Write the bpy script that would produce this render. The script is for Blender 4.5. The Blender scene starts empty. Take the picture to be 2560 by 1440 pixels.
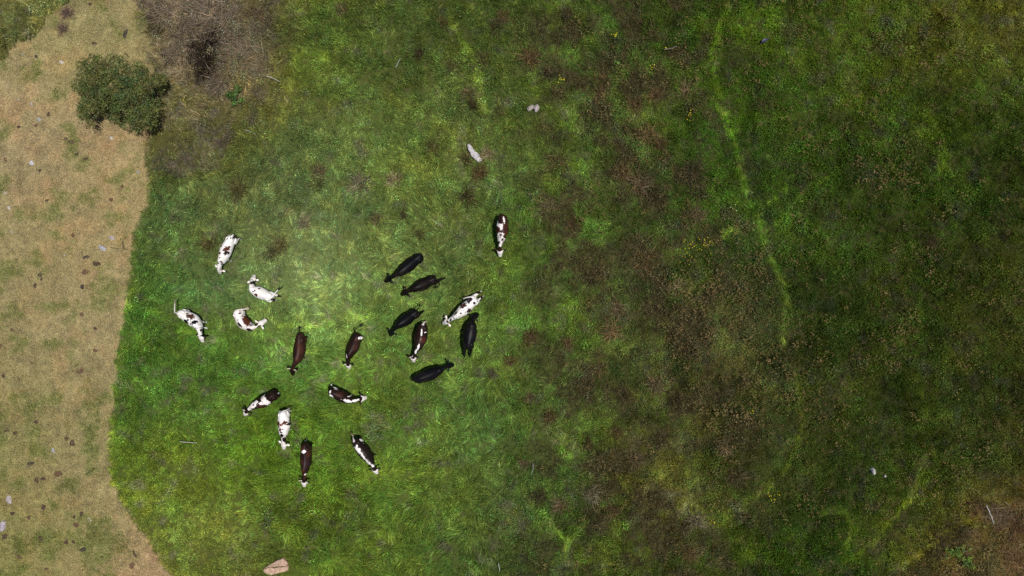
import bpy, bmesh, math, random
import numpy as np
from mathutils import Vector

random.seed(7)
rng = np.random.default_rng(11)
scene = bpy.context.scene

# ------------------------------------------------------------------ camera, sky, sun, exposure
CAM_H = 40.0                       # drone height in metres
FPX = 1711.0                       # focal length in pixels of the 2560 wide photograph
cam_data = bpy.data.cameras.new('camera')
cam_data.sensor_width = 36.0
cam_data.lens = 36.0 * FPX / 2560.0
cam_data.clip_end = 2000.0
cam = bpy.data.objects.new('camera', cam_data)
cam.location = (0, 0, CAM_H)
cam.rotation_euler = (0, 0, 0)
scene.collection.objects.link(cam)
scene.camera = cam

LIGHT = Vector((-500.0, 30.0, -1711.0)).normalized()     # direction in which the sunlight travels
SUN_EL = math.asin(-LIGHT.z)
world = bpy.data.worlds.new('World')
scene.world = world
world.use_nodes = True
wn = world.node_tree
sky = wn.nodes.new('ShaderNodeTexSky')
sky.sky_type = 'NISHITA'
sky.sun_disc = False
sky.sun_elevation = SUN_EL
sky.sun_rotation = math.radians(93.4)
bg = wn.nodes.get('Background') or wn.nodes.new('ShaderNodeBackground')
bg.inputs['Strength'].default_value = 0.05
wn.links.new(sky.outputs['Color'], bg.inputs['Color'])
sun_data = bpy.data.lights.new('sun', 'SUN')
sun_data.energy = 4.3
sun_data.angle = math.radians(0.53)
sun_data.color = (1.0, 0.96, 0.90)
sun = bpy.data.objects.new('sun', sun_data)
sun.rotation_euler = LIGHT.to_track_quat('-Z', 'Y').to_euler()
sun.location = (12, -1, 60)
scene.collection.objects.link(sun)

vs = scene.view_settings
vs.view_transform = 'Standard'
vs.look = 'None'
vs.gamma = 1.0
vs.exposure = 0.0
vs.use_curve_mapping = False
scene.cycles.max_bounces = 4
scene.cycles.diffuse_bounces = 2
scene.cycles.transmission_bounces = 2
scene.cycles.use_adaptive_sampling = True
scene.cycles.adaptive_threshold = 0.02
scene.cycles.glossy_bounces = 2
scene.cycles.use_denoising = False

# ------------------------------------------------------------------ helpers
C = scene.collection


def w(px, py, z=0.0):
    k = (CAM_H - z) / FPX
    return Vector(((px - 1280.0) * k, (720.0 - py) * k, z))


def to_px(x, y):
    return 1280.0 + x * FPX / CAM_H, 720.0 - y * FPX / CAM_H


def lin(c):
    a = np.asarray(c, float) / 255.0
    return np.where(a <= 0.04045, a / 12.92, ((a + 0.055) / 1.055) ** 2.4)


def _hash(ix, iy, iz, seed):
    h = (ix.astype(np.int64) * 374761393 + iy.astype(np.int64) * 668265263 + iz.astype(np.int64) * 2147483647 + seed * 974634777) & 0xffffffff
    h = ((h ^ (h >> 13)) * 1274126177) & 0xffffffff
    h = ((h ^ (h >> 16)) * 2246822519) & 0xffffffff
    return ((h ^ (h >> 15)) & 0xffffff) / float(0xffffff)


def noise3(x, y, z, seed=0):
    x = np.asarray(x, float); y = np.asarray(y, float); z = np.asarray(z, float) + 0 * x
    ix, iy, iz = np.floor(x), np.floor(y), np.floor(z)
    fx, fy, fz = x - ix, y - iy, z - iz
    fx, fy, fz = [t * t * (3 - 2 * t) for t in (fx, fy, fz)]
    r = 0
    for dx in (0, 1):
        for dy in (0, 1):
            for dz in (0, 1):
                wgt = (fx if dx else 1 - fx) * (fy if dy else 1 - fy) * (fz if dz else 1 - fz)
                r = r + wgt * _hash(ix + dx, iy + dy, iz + dz, seed)
    return r * 2 - 1


def noise2(x, y, seed=0):
    x = np.asarray(x, float); y = np.asarray(y, float)
    ix, iy = np.floor(x), np.floor(y)
    fx, fy = x - ix, y - iy
    fx = fx * fx * (3 - 2 * fx); fy = fy * fy * (3 - 2 * fy)
    z0 = np.zeros_like(ix)
    a = _hash(ix, iy, z0, seed); b = _hash(ix + 1, iy, z0, seed)
    c = _hash(ix, iy + 1, z0, seed); d = _hash(ix + 1, iy + 1, z0, seed)
    return ((a * (1 - fx) + b * fx) * (1 - fy) + (c * (1 - fx) + d * fx) * fy) * 2 - 1


def fbm(x, y, oct=4, seed=0):
    s, a, t = 0, 1.0, 0
    for i in range(oct):
        s = s + a * noise2(x * 2 ** i + 13.7 * i, y * 2 ** i - 7.1 * i, seed + i)
        t += a; a *= 0.55
    return s / t


def mesh_obj(name, verts, faces, mat=None, parent=None, smooth=False, loc=(0, 0, 0)):
    me = bpy.data.meshes.new(name)
    me.from_pydata([tuple(v) for v in verts], [], [tuple(f) for f in faces])
    if smooth:
        me.polygons.foreach_set('use_smooth', [True] * len(me.polygons))
    if mat:
        me.materials.append(mat)
    o = bpy.data.objects.new(name, me)
    o.location = loc
    C.objects.link(o)
    if parent:
        o.parent = parent
    return o


def tag(o, label=None, cat=None, group=None, kind=None):
    if label: o['label'] = label
    if cat: o['category'] = cat
    if group: o['group'] = group
    if kind: o['kind'] = kind
    return o


def empty(name, loc=(0, 0, 0)):
    o = bpy.data.objects.new(name, None)
    o.location = loc
    o.empty_display_size = 0.2
    C.objects.link(o)
    return o


def set_colors(me, name, cols):
    a = me.color_attributes.new(name, 'FLOAT_COLOR', 'POINT')
    buf = np.ones((len(me.vertices), 4), np.float32)
    buf[:, :3] = cols
    a.data.foreach_set('color', buf.ravel())


class NT:
    """tiny node-tree builder"""
    def __init__(self, name):
        self.m = bpy.data.materials.new(name)
        self.m.use_nodes = True
        self.t = self.m.node_tree
        self.t.nodes.clear()
        self.out = self.t.nodes.new('ShaderNodeOutputMaterial')

    def n(self, kind, **kw):
        nd = self.t.nodes.new(kind)
        for k, v in kw.items():
            if k.startswith('i_'):
                nd.inputs[k[2:].replace('_', ' ')].default_value = v
            else:
                setattr(nd, k, v)
        return nd

    def l(self, a, b):
        self.t.links.new(a, b)


def mix_mul(nt, a, b, fac=1.0):
    m = nt.n('ShaderNodeMix', data_type='RGBA', blend_type='MULTIPLY')
    m.inputs[0].default_value = fac
    nt.l(a, m.inputs[6]); nt.l(b, m.inputs[7])
    return m.outputs[2]


def mix_col(nt, fac, a, b):
    m = nt.n('ShaderNodeMix', data_type='RGBA')
    if isinstance(fac, float): m.inputs[0].default_value = fac
    else: nt.l(fac, m.inputs[0])
    for i, s in ((6, a), (7, b)):
        if isinstance(s, tuple): m.inputs[i].default_value = (*s, 1)
        else: nt.l(s, m.inputs[i])
    return m.outputs[2]


# ------------------------------------------------------------------ materials
def leaf_material(name, source, attr='tint', trans=0.35, gloss=0.0):
    """plant tissue: colour from a per-plant tint (instancer, object colour or vertex attribute) times a per-blade shade"""
    nt = NT(name)
    if source == 'instancer':
        a = nt.n('ShaderNodeAttribute', attribute_type='INSTANCER', attribute_name=attr); col = a.outputs['Color']
    elif source == 'object':
        a = nt.n('ShaderNodeObjectInfo'); col = a.outputs['Color']
    else:
        a = nt.n('ShaderNodeAttribute', attribute_type='GEOMETRY', attribute_name=attr); col = a.outputs['Color']
    if source != 'geometry':
        s = nt.n('ShaderNodeAttribute', attribute_type='GEOMETRY', attribute_name='shade')
        col = mix_mul(nt, col, s.outputs['Color'])
    d = nt.n('ShaderNodeBsdfDiffuse'); nt.l(col, d.inputs['Color'])
    t = nt.n('ShaderNodeBsdfTranslucent'); nt.l(col, t.inputs['Color'])
    mx = nt.n('ShaderNodeMixShader'); mx.inputs[0].default_value = trans
    nt.l(d.outputs[0], mx.inputs[1]); nt.l(t.outputs[0], mx.inputs[2])
    res = mx.outputs[0]
    if gloss:
        g = nt.n('ShaderNodeBsdfGlossy'); g.inputs['Roughness'].default_value = 0.55
        m2 = nt.n('ShaderNodeMixShader'); m2.inputs[0].default_value = gloss
        nt.l(res, m2.inputs[1]); nt.l(g.outputs[0], m2.inputs[2]); res = m2.outputs[0]
    nt.l(res, nt.out.inputs['Surface'])
    return nt.m


M_GRASS = leaf_material('grass_blades', 'instancer', trans=0.3)
M_TUSSOCK = leaf_material('tussock_blades', 'object', trans=0.2)
M_LEAF = leaf_material('bush_leaves', 'geometry', 'leaf', trans=0.25, gloss=0.03)


def ground_material():
    nt = NT('soil_and_thatch')
    a = nt.n('ShaderNodeAttribute', attribute_type='GEOMETRY', attribute_name='soil')
    tc = nt.n('ShaderNodeTexCoord')
    n1 = nt.n('ShaderNodeTexNoise'); n1.inputs['Scale'].default_value = 14; n1.inputs['Detail'].default_value = 6; n1.inputs['Roughness'].default_value = 0.75
    nt.l(tc.outputs['Object'], n1.inputs['Vector'])
    r = nt.n('ShaderNodeValToRGB'); r.color_ramp.elements[0].position = 0.33; r.color_ramp.elements[0].color = (0.62, 0.60, 0.55, 1)
    r.color_ramp.elements[1].position = 0.68; r.color_ramp.elements[1].color = (1.3, 1.3, 1.29, 1)
    nt.l(n1.outputs['Fac'], r.inputs['Fac'])
    n2 = nt.n('ShaderNodeTexNoise'); n2.inputs['Scale'].default_value = 2.2; n2.inputs['Detail'].default_value = 4
    nt.l(tc.outputs['Object'], n2.inputs['Vector'])
    r2 = nt.n('ShaderNodeValToRGB'); r2.color_ramp.elements[0].position = 0.3; r2.color_ramp.elements[0].color = (0.84, 0.88, 0.82, 1)
    r2.color_ramp.elements[1].position = 0.7; r2.color_ramp.elements[1].color = (1.12, 1.08, 1.05, 1)
    nt.l(n2.outputs['Fac'], r2.inputs['Fac'])
    col = mix_mul(nt, mix_mul(nt, a.outputs['Color'], r.outputs['Color']), r2.outputs['Color'])
    p = nt.n('ShaderNodeBsdfPrincipled'); p.inputs['Roughness'].default_value = 0.95; p.inputs['Specular IOR Level'].default_value = 0.1
    nt.l(col, p.inputs['Base Color'])
    b = nt.n('ShaderNodeBump'); b.inputs['Strength'].default_value = 0.7; b.inputs['Distance'].default_value = 0.03
    nt.l(n1.outputs['Fac'], b.inputs['Height']); nt.l(b.outputs['Normal'], p.inputs['Normal'])
    nt.l(p.outputs[0], nt.out.inputs['Surface'])
    return nt.m


def coat_material():
    nt = NT('cow_coat')
    a = nt.n('ShaderNodeAttribute', attribute_type='GEOMETRY', attribute_name='coat')
    tc = nt.n('ShaderNodeTexCoord')
    n1 = nt.n('ShaderNodeTexNoise'); n1.inputs['Scale'].default_value = 30; n1.inputs['Detail'].default_value = 4
    nt.l(tc.outputs['Object'], n1.inputs['Vector'])
    r = nt.n('ShaderNodeValToRGB'); r.color_ramp.elements[0].position = 0.3; r.color_ramp.elements[0].color = (0.82, 0.80, 0.78, 1)
    r.color_ramp.elements[1].position = 0.7; r.color_ramp.elements[1].color = (1.1, 1.1, 1.1, 1)
    nt.l(n1.outputs['Fac'], r.inputs['Fac'])
    col = mix_mul(nt, a.outputs['Color'], r.outputs['Color'])
    p = nt.n('ShaderNodeBsdfPrincipled'); p.inputs['Roughness'].default_value = 0.45; p.inputs['Specular IOR Level'].default_value = 0.13
    nt.l(col, p.inputs['Base Color'])
    b = nt.n('ShaderNodeBump'); b.inputs['Strength'].default_value = 0.25; b.inputs['Distance'].default_value = 0.02
    nt.l(n1.outputs['Fac'], b.inputs['Height']); nt.l(b.outputs['Normal'], p.inputs['Normal'])
    nt.l(p.outputs[0], nt.out.inputs['Surface'])
    return nt.m


def plain(name, col, rough=0.6, var=0.25, scale=12, bump=0.0, obj_color=False, spec=0.3):
    nt = NT(name)
    tc = nt.n('ShaderNodeTexCoord')
    n1 = nt.n('ShaderNodeTexNoise'); n1.inputs['Scale'].default_value = scale; n1.inputs['Detail'].default_value = 6
    nt.l(tc.outputs['Object'], n1.inputs['Vector'])
    r = nt.n('ShaderNodeValToRGB'); r.color_ramp.elements[0].position = 0.3; r.color_ramp.elements[0].color = (1 - var, 1 - var, 1 - var, 1)
    r.color_ramp.elements[1].position = 0.7; r.color_ramp.elements[1].color = (1 + var, 1 + var, 1 + var, 1)
    nt.l(n1.outputs['Fac'], r.inputs['Fac'])
    if obj_color:
        src = nt.n('ShaderNodeObjectInfo').outputs['Color']
    else:
        rgb = nt.n('ShaderNodeRGB'); rgb.outputs[0].default_value = (*col, 1); src = rgb.outputs[0]
    c = mix_mul(nt, src, r.outputs['Color'])
    p = nt.n('ShaderNodeBsdfPrincipled'); p.inputs['Roughness'].default_value = rough; p.inputs['Specular IOR Level'].default_value = spec
    nt.l(c, p.inputs['Base Color'])
    if bump:
        b = nt.n('ShaderNodeBump'); b.inputs['Strength'].default_value = bump; b.inputs['Distance'].default_value = 0.03
        nt.l(n1.outputs['Fac'], b.inputs['Height']); nt.l(b.outputs['Normal'], p.inputs['Normal'])
    nt.l(p.outputs[0], nt.out.inputs['Surface'])
    return nt.m


def stone_material():
    nt = NT('weathered_stone')
    tc = nt.n('ShaderNodeTexCoord')
    n1 = nt.n('ShaderNodeTexNoise'); n1.inputs['Scale'].default_value = 9; n1.inputs['Detail'].default_value = 8; n1.inputs['Roughness'].default_value = 0.7
    nt.l(tc.outputs['Object'], n1.inputs['Vector'])
    r = nt.n('ShaderNodeValToRGB'); r.color_ramp.elements[0].position = 0.32; r.color_ramp.elements[0].color = (0.5, 0.48, 0.48, 1)
    r.color_ramp.elements[1].position = 0.62; r.color_ramp.elements[1].color = (1.2, 1.2, 1.2, 1)
    nt.l(n1.outputs['Fac'], r.inputs['Fac'])
    c = mix_mul(nt, nt.n('ShaderNodeObjectInfo').outputs['Color'], r.outputs['Color'])
    n2 = nt.n('ShaderNodeTexNoise'); n2.inputs['Scale'].default_value = 4; n2.inputs['Detail'].default_value = 5
    nt.l(tc.outputs['Object'], n2.inputs['Vector'])
    r2 = nt.n('ShaderNodeValToRGB'); r2.color_ramp.elements[0].position = 0.62; r2.color_ramp.elements[0].color = (0, 0, 0, 1)
    r2.color_ramp.elements[1].position = 0.68; r2.color_ramp.elements[1].color = (0.6, 0.6, 0.6, 1)
    nt.l(n2.outputs['Fac'], r2.inputs['Fac'])
    c = mix_col(nt, r2.outputs['Color'], c, (0.33, 0.31, 0.22))
    p = nt.n('ShaderNodeBsdfPrincipled'); p.inputs['Roughness'].default_value = 0.85; p.inputs['Specular IOR Level'].default_value = 0.2
    nt.l(c, p.inputs['Base Color'])
    b = nt.n('ShaderNodeBump'); b.inputs['Strength'].default_value = 0.8; b.inputs['Distance'].default_value = 0.04
    nt.l(n1.outputs['Fac'], b.inputs['Height']); nt.l(b.outputs['Normal'], p.inputs['Normal'])
    nt.l(p.outputs[0], nt.out.inputs['Surface'])
    return nt.m


M_GROUND = ground_material()
M_COAT = coat_material()
M_STONE = stone_material()
M_DUNG = plain('dried_dung', (0.05, 0.03, 0.02), 0.95, 0.4, 25, 0.6, obj_color=True, spec=0.1)
M_WOOD = plain('weathered_wood', (0.5, 0.48, 0.44), 0.8, 0.3, 30, 0.4, obj_color=True)
M_HORN = plain('horn', (0.62, 0.56, 0.42), 0.4, 0.15, 20)
M_EYE = plain('eye', (0.01, 0.008, 0.006), 0.15, 0.0)
M_HAIR = plain('tail_hair', (0.05, 0.03, 0.02), 0.7, 0.3, 40, obj_color=True)
M_BARK = plain('bark', (0.26, 0.23, 0.19), 0.9, 0.4, 25, 0.5)
M_PETAL = plain('yellow_petals', (0.75, 0.58, 0.02), 0.6, 0.1)
M_FEATHER = plain('feathers', (0.1, 0.1, 0.12), 0.6, 0.25, 40, obj_color=True)

# ------------------------------------------------------------------ what grows where (plan positions, in photograph pixels of the ground)
# sward colour as seen, by place
SWARD = [
    # lush pasture
    (360, 520, 80, 108, 48), (420, 640, 80, 112, 52), (360, 720, 74, 108, 40), (360, 860, 70, 104, 34), (330, 1000, 72, 104, 38), (310, 1130, 80, 102, 36),
    (480, 560, 84, 110, 58), (540, 720, 96, 124, 62), (480, 900, 76, 112, 38), (460, 1000, 78, 110, 42), (420, 1200, 84, 104, 34), (420, 1330, 88, 102, 40), (520, 1420, 90, 102, 40),
    (640, 640, 96, 120, 66), (700, 700, 114, 140, 80), (780, 690, 126, 150, 92), (840, 700, 112, 140, 74), (720, 800, 100, 134, 58), (820, 790, 110, 140, 66),
    (620, 900, 82, 116, 40), (800, 920, 84, 118, 42), (620, 1100, 74, 106, 28), (800, 1060, 78, 110, 32), (720, 1280, 80, 108, 32), (640, 1360, 90, 104, 44), (860, 1380, 80, 104, 34),
    (960, 760, 96, 126, 54), (960, 900, 88, 118, 46), (960, 1020, 84, 112, 42), (980, 1180, 82, 112, 36), (1000, 1320, 78, 102, 36), (1120, 1060, 82, 110, 44), (1120, 1240, 80, 106, 42), (1140, 1400, 70, 92, 36),
    (1100, 660, 92, 114, 56), (1130, 860, 88, 114, 48), (1220, 760, 82, 108, 44), (1240, 900, 82, 112, 46), (1240, 1100, 76, 102, 44), (1260, 1300, 66, 86, 40),
    # old sward north
    (460, 480, 82, 98, 56), (600, 520, 90, 106, 62), (740, 500, 90, 108, 58), (620, 400, 78, 98, 48), (700, 320, 82, 96, 56), (700, 160, 76, 92, 30), (760, 60, 74, 90, 36), (860, 160, 78, 92, 38),
    (860, 320, 92, 108, 54), (880, 420, 96, 112, 60), (860, 560, 92, 114, 58), (960, 260, 78, 94, 44), (980, 100, 70, 84, 38), (1000, 420, 92, 112, 48), (1000, 560, 90, 110, 54),
    (1100, 300, 80, 94, 46), (1100, 120, 68, 80, 36), (1120, 460, 84, 102, 50), (1120, 560, 84, 106, 50), (1200, 60, 62, 78, 34), (1230, 240, 70, 88, 40), (1240, 380, 80, 98, 48), (1300, 480, 76, 96, 44),
    # tussocky middle
    (1360, 60, 58, 72, 34), (1400, 250, 68, 82, 42), (1400, 330, 72, 88, 42), (1340, 600, 74, 96, 42), (1420, 480, 68, 84, 42), (1500, 130, 60, 74, 36), (1520, 350, 64, 76, 40), (1500, 560, 62, 76, 38),
    (1380, 720, 72, 92, 42), (1360, 880, 74, 96, 44), (1440, 800, 70, 82, 42), (1440, 980, 68, 80, 40), (1380, 1100, 66, 80, 38), (1420, 1300, 58, 72, 34), (1380, 1400, 56, 68, 34), (1540, 680, 64, 76, 40),
    (1560, 840, 62, 70, 38), (1560, 960, 58, 64, 34), (1560, 1100, 58, 64, 32), (1560, 1320, 60, 70, 28), (1640, 1200, 66, 66, 36), (1640, 1400, 56, 62, 30), (1640, 300, 60, 68, 36), (1640, 560, 56, 66, 34),
    (1660, 700, 56, 66, 34), (1700, 820, 56, 60, 34), (1700, 950, 54, 56, 32), (1740, 1060, 54, 56, 32), (1760, 1240, 66, 66, 36), (1800, 780, 62, 62, 40), (1800, 900, 58, 58, 38), (1840, 1000, 50, 52, 30),
    # dark meadow: deeper green species, lens vignette also put into the tones
    (1700, 60, 54, 66, 28), (1760, 200, 56, 70, 28), (1800, 340, 52, 68, 26), (1780, 460, 48, 58, 26), (1820, 620, 50, 60, 28), (1900, 60, 62, 72, 26), (1900, 250, 46, 62, 24), (1960, 420, 42, 56, 22), (1900, 760, 48, 56, 26),
    (1960, 880, 50, 54, 28), (1900, 1120, 54, 58, 30), (1960, 1240, 52, 54, 28), (1860, 1300, 48, 56, 24), (1900, 1400, 42, 56, 20), (2050, 120, 62, 70, 26), (2050, 300, 52, 64, 26), (2080, 520, 44, 54, 22), (2060, 700, 44, 54, 22),
    (2060, 900, 44, 50, 24), (2080, 1060, 44, 50, 24), (2100, 1220, 42, 52, 20), (2080, 1360, 42, 56, 20), (2200, 60, 66, 70, 28), (2200, 260, 54, 62, 24), (2220, 480, 42, 52, 20), (2220, 700, 42, 48, 20), (2220, 900, 42, 48, 20),
    (2240, 1100, 42, 48, 20), (2240, 1280, 48, 58, 20), (2200, 1400, 50, 56, 22), (2360, 60, 70, 70, 32), (2400, 150, 68, 68, 30), (2360, 260, 46, 56, 20), (2440, 280, 40, 52, 20), (2360, 500, 42, 50, 20), (2380, 720, 42, 46, 20),
    (2380, 920, 42, 46, 20), (2400, 1100, 44, 48, 22), (2380, 1260, 54, 60, 22), (2520, 80, 72, 70, 34), (2520, 240, 50, 56, 22), (2520, 450, 42, 48, 20), (2540, 700, 46, 48, 20), (2540, 900, 48, 48, 22), (2540, 1100, 52, 52, 24),
    # heath at the lower right corner
    (2460, 1310, 74, 66, 42), (2540, 1300, 76, 64, 44), (2400, 1400, 78, 66, 40), (2500, 1400, 82, 70, 42), (2320, 1430, 72, 64, 38), (2280, 1340, 64, 72, 28), (2330, 1370, 70, 58, 36),
    # brushy strip at the top
    (400, 40, 118, 104, 84), (440, 120, 116, 102, 78), (500, 40, 108, 96, 74), (560, 60, 106, 92, 70), (590, 160, 126, 112, 84), (640, 80, 100, 94, 58), (520, 240, 104, 100, 58), (450, 250, 96, 96, 52), (640, 250, 88, 94, 44),
    (420, 340, 94, 92, 46), (500, 340, 88, 86, 44), (400, 420, 80, 88, 42), (480, 410, 84, 84, 42), (560, 340, 78, 88, 40), (380, 130, 120, 120, 66),
    # grazed dry field
    (200, 60, 142, 136, 90), (280, 60, 142, 134, 92), (100, 200, 150, 138, 96), (180, 140, 146, 138, 88), (340, 130, 140, 130, 84), (60, 300, 152, 138, 98), (160, 340, 152, 138, 98), (280, 380, 150, 134, 94), (60, 440, 150, 138, 98),
    (180, 480, 152, 138, 96), (320, 480, 152, 138, 92), (60, 600, 146, 136, 92), (180, 620, 146, 134, 90), (270, 660, 148, 136, 94), (60, 720, 140, 130, 88), (200, 780, 150, 138, 96), (60, 860, 146, 136, 92), (200, 900, 144, 134, 92),
    (100, 980, 136, 128, 84), (220, 1020, 140, 132, 88), (60, 1120, 130, 126, 78), (200, 1180, 144, 134, 90), (100, 1260, 138, 130, 82), (240, 1280, 148, 138, 92), (60, 1380, 130, 128, 74), (200, 1400, 142, 134, 86), (340, 1400, 150, 138, 92),
    # bank in the top left corner
    (40, 20, 104, 104, 60), (110, 40, 102, 102, 58), (20, 90, 92, 96, 52), (-80, -60, 100, 100, 60),
]
SW = np.array(SWARD, float)
SW_LIN = lin(SW[:, 2:5])
_lush = (SW[:, 0] > 320) & (SW[:, 0] < 1300) & (SW[:, 1] > 480)
SW_LIN[_lush] *= np.array([1.12, 0.99, 1.16])
_far = SW[:, 0] > 1700
SW_LIN[_far] *= np.array([1.03, 1.17, 0.76])
_tan = (SW[:, 0] > 1520) & (SW[:, 0] < 1860) & (SW[:, 1] > 740) & (SW[:, 1] < 1290)
SW_LIN[_tan] *= np.array([1.10, 1.02, 1.15])
_heath = (SW[:, 0] > 2300) & (SW[:, 1] > 1290)
SW_LIN[_heath] *= np.array([1.12, 0.95, 0.85])
_mid = (SW[:, 0] > 1290) & (SW[:, 0] <= 1700)
SW_LIN[_mid] *= np.array([1.04, 1.06, 0.85])
_brush = (SW[:, 0] > 375) & (SW[:, 0] < 660) & (SW[:, 1] < 260)
SW_LIN[_brush] *= 0.95
_north = (SW[:, 0] > 560) & (SW[:, 0] < 1500) & (SW[:, 1] < 480)
SW_LIN[_north] *= np.array([1.10, 1.04, 1.05])

DRY_EDGE = [(-300, 405), (0, 350), (60, 345), (130, 368), (200, 372), (330, 372), (380, 356), (460, 373), (530, 356), (580, 336), (620, 325), (700, 322), (760, 312), (830, 300), (900, 292), (980, 284), (1060, 275), (1130, 270),
            (1200, 274), (1250, 300), (1300, 330), (1350, 366), (1400, 396), (1440, 425), (1700, 560)]
DRY_Y = np.array([p[0] for p in DRY_EDGE], float); DRY_X = np.array([p[1] for p in DRY_EDGE], float)
TRAILS = [  # trodden lines: the grass lies along them
    ([(1815, 10), (1795, 90), (1778, 170), (1795, 250), (1820, 320), (1846, 400), (1858, 470), (1885, 530), (1905, 590), (1930, 650), (1952, 700), (1966, 760), (1955, 850)], 11, 1.0),
    ([(1955, 850), (1985, 930), (2010, 1040), (1980, 1130), (1930, 1210), (1850, 1270)], 9, 0.6),
    ([(1846, 568), (1800, 590), (1765, 612)], 8, 0.9),
    ([(1120, 50), (1150, 90), (1180, 140), (1196, 200), (1212, 270)], 12, 0.6),
    ([(1905, 590), (1960, 540), (2010, 470), (2080, 440)], 6, 0.6),
    ([(1966, 760), (2050, 800), (2130, 900)], 5, 0.4),
    ([(2290, 700), (2300, 850), (2284, 930), (2302, 1010), (2312, 1075)], 7, 0.45),
    ([(2290, 1190), (2270, 1250), (2225, 1300), (2180, 1350), (2110, 1400)], 11, 0.75),
    ([(2060, 1280), (2090, 1270), (2120, 1290), (2125, 1340), (2100, 1390)], 11, 0.9),
    ([(1345, 1270), (1385, 1310), (1415, 1350), (1415, 1400)], 8, 0.5),
    ([(2225, 1428), (2290, 1392), (2335, 1345), (2395, 1312), (2440, 1288)], 14, 0.6),
    ([(1470, 1300), (1440, 1330), (1418, 1350)], 7, 0.4),
    ([(740, 160), (725, 220), (705, 290), (680, 340)], 20, 0.25),
    ([(740, 140), (790, 130), (820, 150)], 12, 0.4),
    ([(1985, 430), (1940, 500), (1900, 530)], 6, 0.7),
    ([(2360, 330), (2350, 420), (2335, 500)], 7, 0.5),
    ([(700, 810), (780, 820), (850, 800), (930, 790)], 12, 0.35),
    ([(640, 830), (720, 870), (800, 880)], 12, 0.3),
    ([(340, 770), (420, 800), (560, 860)], 10, 0.25),
]


def trail_field(px, py):
    """strength and direction of the trodden lines at each place"""
    s = np.zeros_like(px); ang = np.zeros_like(px)
    for pts, wd, st in TRAILS:
        for (x0, y0), (x1, y1) in zip(pts[:-1], pts[1:]):
            dx, dy = x1 - x0, y1 - y0
            L2 = dx * dx + dy * dy
            t = np.clip(((px - x0) * dx + (py - y0) * dy) / L2, 0, 1)
            d = np.hypot(px - x0 - t * dx + 9 * fbm(px / 30, py / 30, 2, 131), py - y0 - t * dy + 9 * fbm(px / 30, py / 30, 2, 132))
            v = st * np.exp(-(d / (wd * .72)) ** 2) * np.clip(0.9 + 0.8 * fbm(px / 28, py / 28, 2, 130), 0.4, 1.15)
            up = v > s
            s = np.where(up, v, s); ang = np.where(up, math.atan2(-dy, dx), ang)
    return s, ang


def _is_dry_point(c):
    return c[2] > 126 and c[3] > 120 and c[0] < 420


SW_DRY = np.array([_is_dry_point(c) for c in SWARD])


def sward_color(px, py, dry):
    """colour of the plants at each place; the grazed field and the ungrazed sward do not mix"""
    out = np.zeros((len(px), 3))
    jx = px + 45 * fbm(px / 160, py / 160, 3, 3); jy = py + 45 * fbm(px / 160, py / 160, 3, 9)
    for flag in (False, True):
        m = dry if flag else ~dry
        x, y = jx[m], jy[m]
        o = np.zeros((len(x), 3)); tot = np.zeros(len(x))
        for (sx, sy, *_), c, dp in zip(SW, SW_LIN, SW_DRY):
            if dp != flag: continue
            d2 = (x - sx) ** 2 + (y - sy) ** 2
            wgt = np.exp(-d2 / (2 * 75.0 ** 2)) + 1e-9 / (1 + d2 / 1e4)
            o += wgt[:, None] * c; tot += wgt
        out[m] = o / tot[:, None]
    return out


def field(px, py, jit=0.0):
    """masks of the ground cover"""
    edge = np.interp(py, DRY_Y, DRY_X) + 9 * fbm(px / 34, py / 34, 3, 21) + 5 * fbm(px / 9, py / 9, 2, 22) + jit + np.clip((330 - py) / 150, 0, 1) * (60 * fbm(px / 70, py / 70, 3, 23) + 25 * fbm(px / 14, py / 14, 2, 24))
    bank = (px + 1.05 * py) < 165 + 25 * fbm(px / 40, py / 40, 2, 5)
    dry = (px < edge) & ~bank
    brush_c = 300 + 0 * px
    brush = (~dry) & (~bank) & (px < 700 - 0.55 * np.maximum(py - 120, 0) + 40 * fbm(px / 60, py / 60, 3, 31)) & (py < 440 + 20 * fbm(px / 40, py / 40, 2, 33)) & (px > 300)
    heath = (py - 1440) > -0.62 * (px - 2235) + 22 * fbm(px / 50, py / 50, 3, 41)
    heath &= px > 2200
    return dry, bank, brush, heath


def relief(x, y):
    px, py = to_px(x, y)
    r = 0.10 * fbm(x / 5, y / 5, 3, 51) + 0.05 * fbm(x / 1.1, y / 1.1, 2, 52)
    edge = np.interp(py, DRY_Y, DRY_X)
    k = 1 / (1 + np.exp(-(px - edge) / 25.0))
    return r * (0.25 + 0.75 * k)


def ground_z(x, y):
    return float(relief(np.array([x]), np.array([y]))[0])


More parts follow.
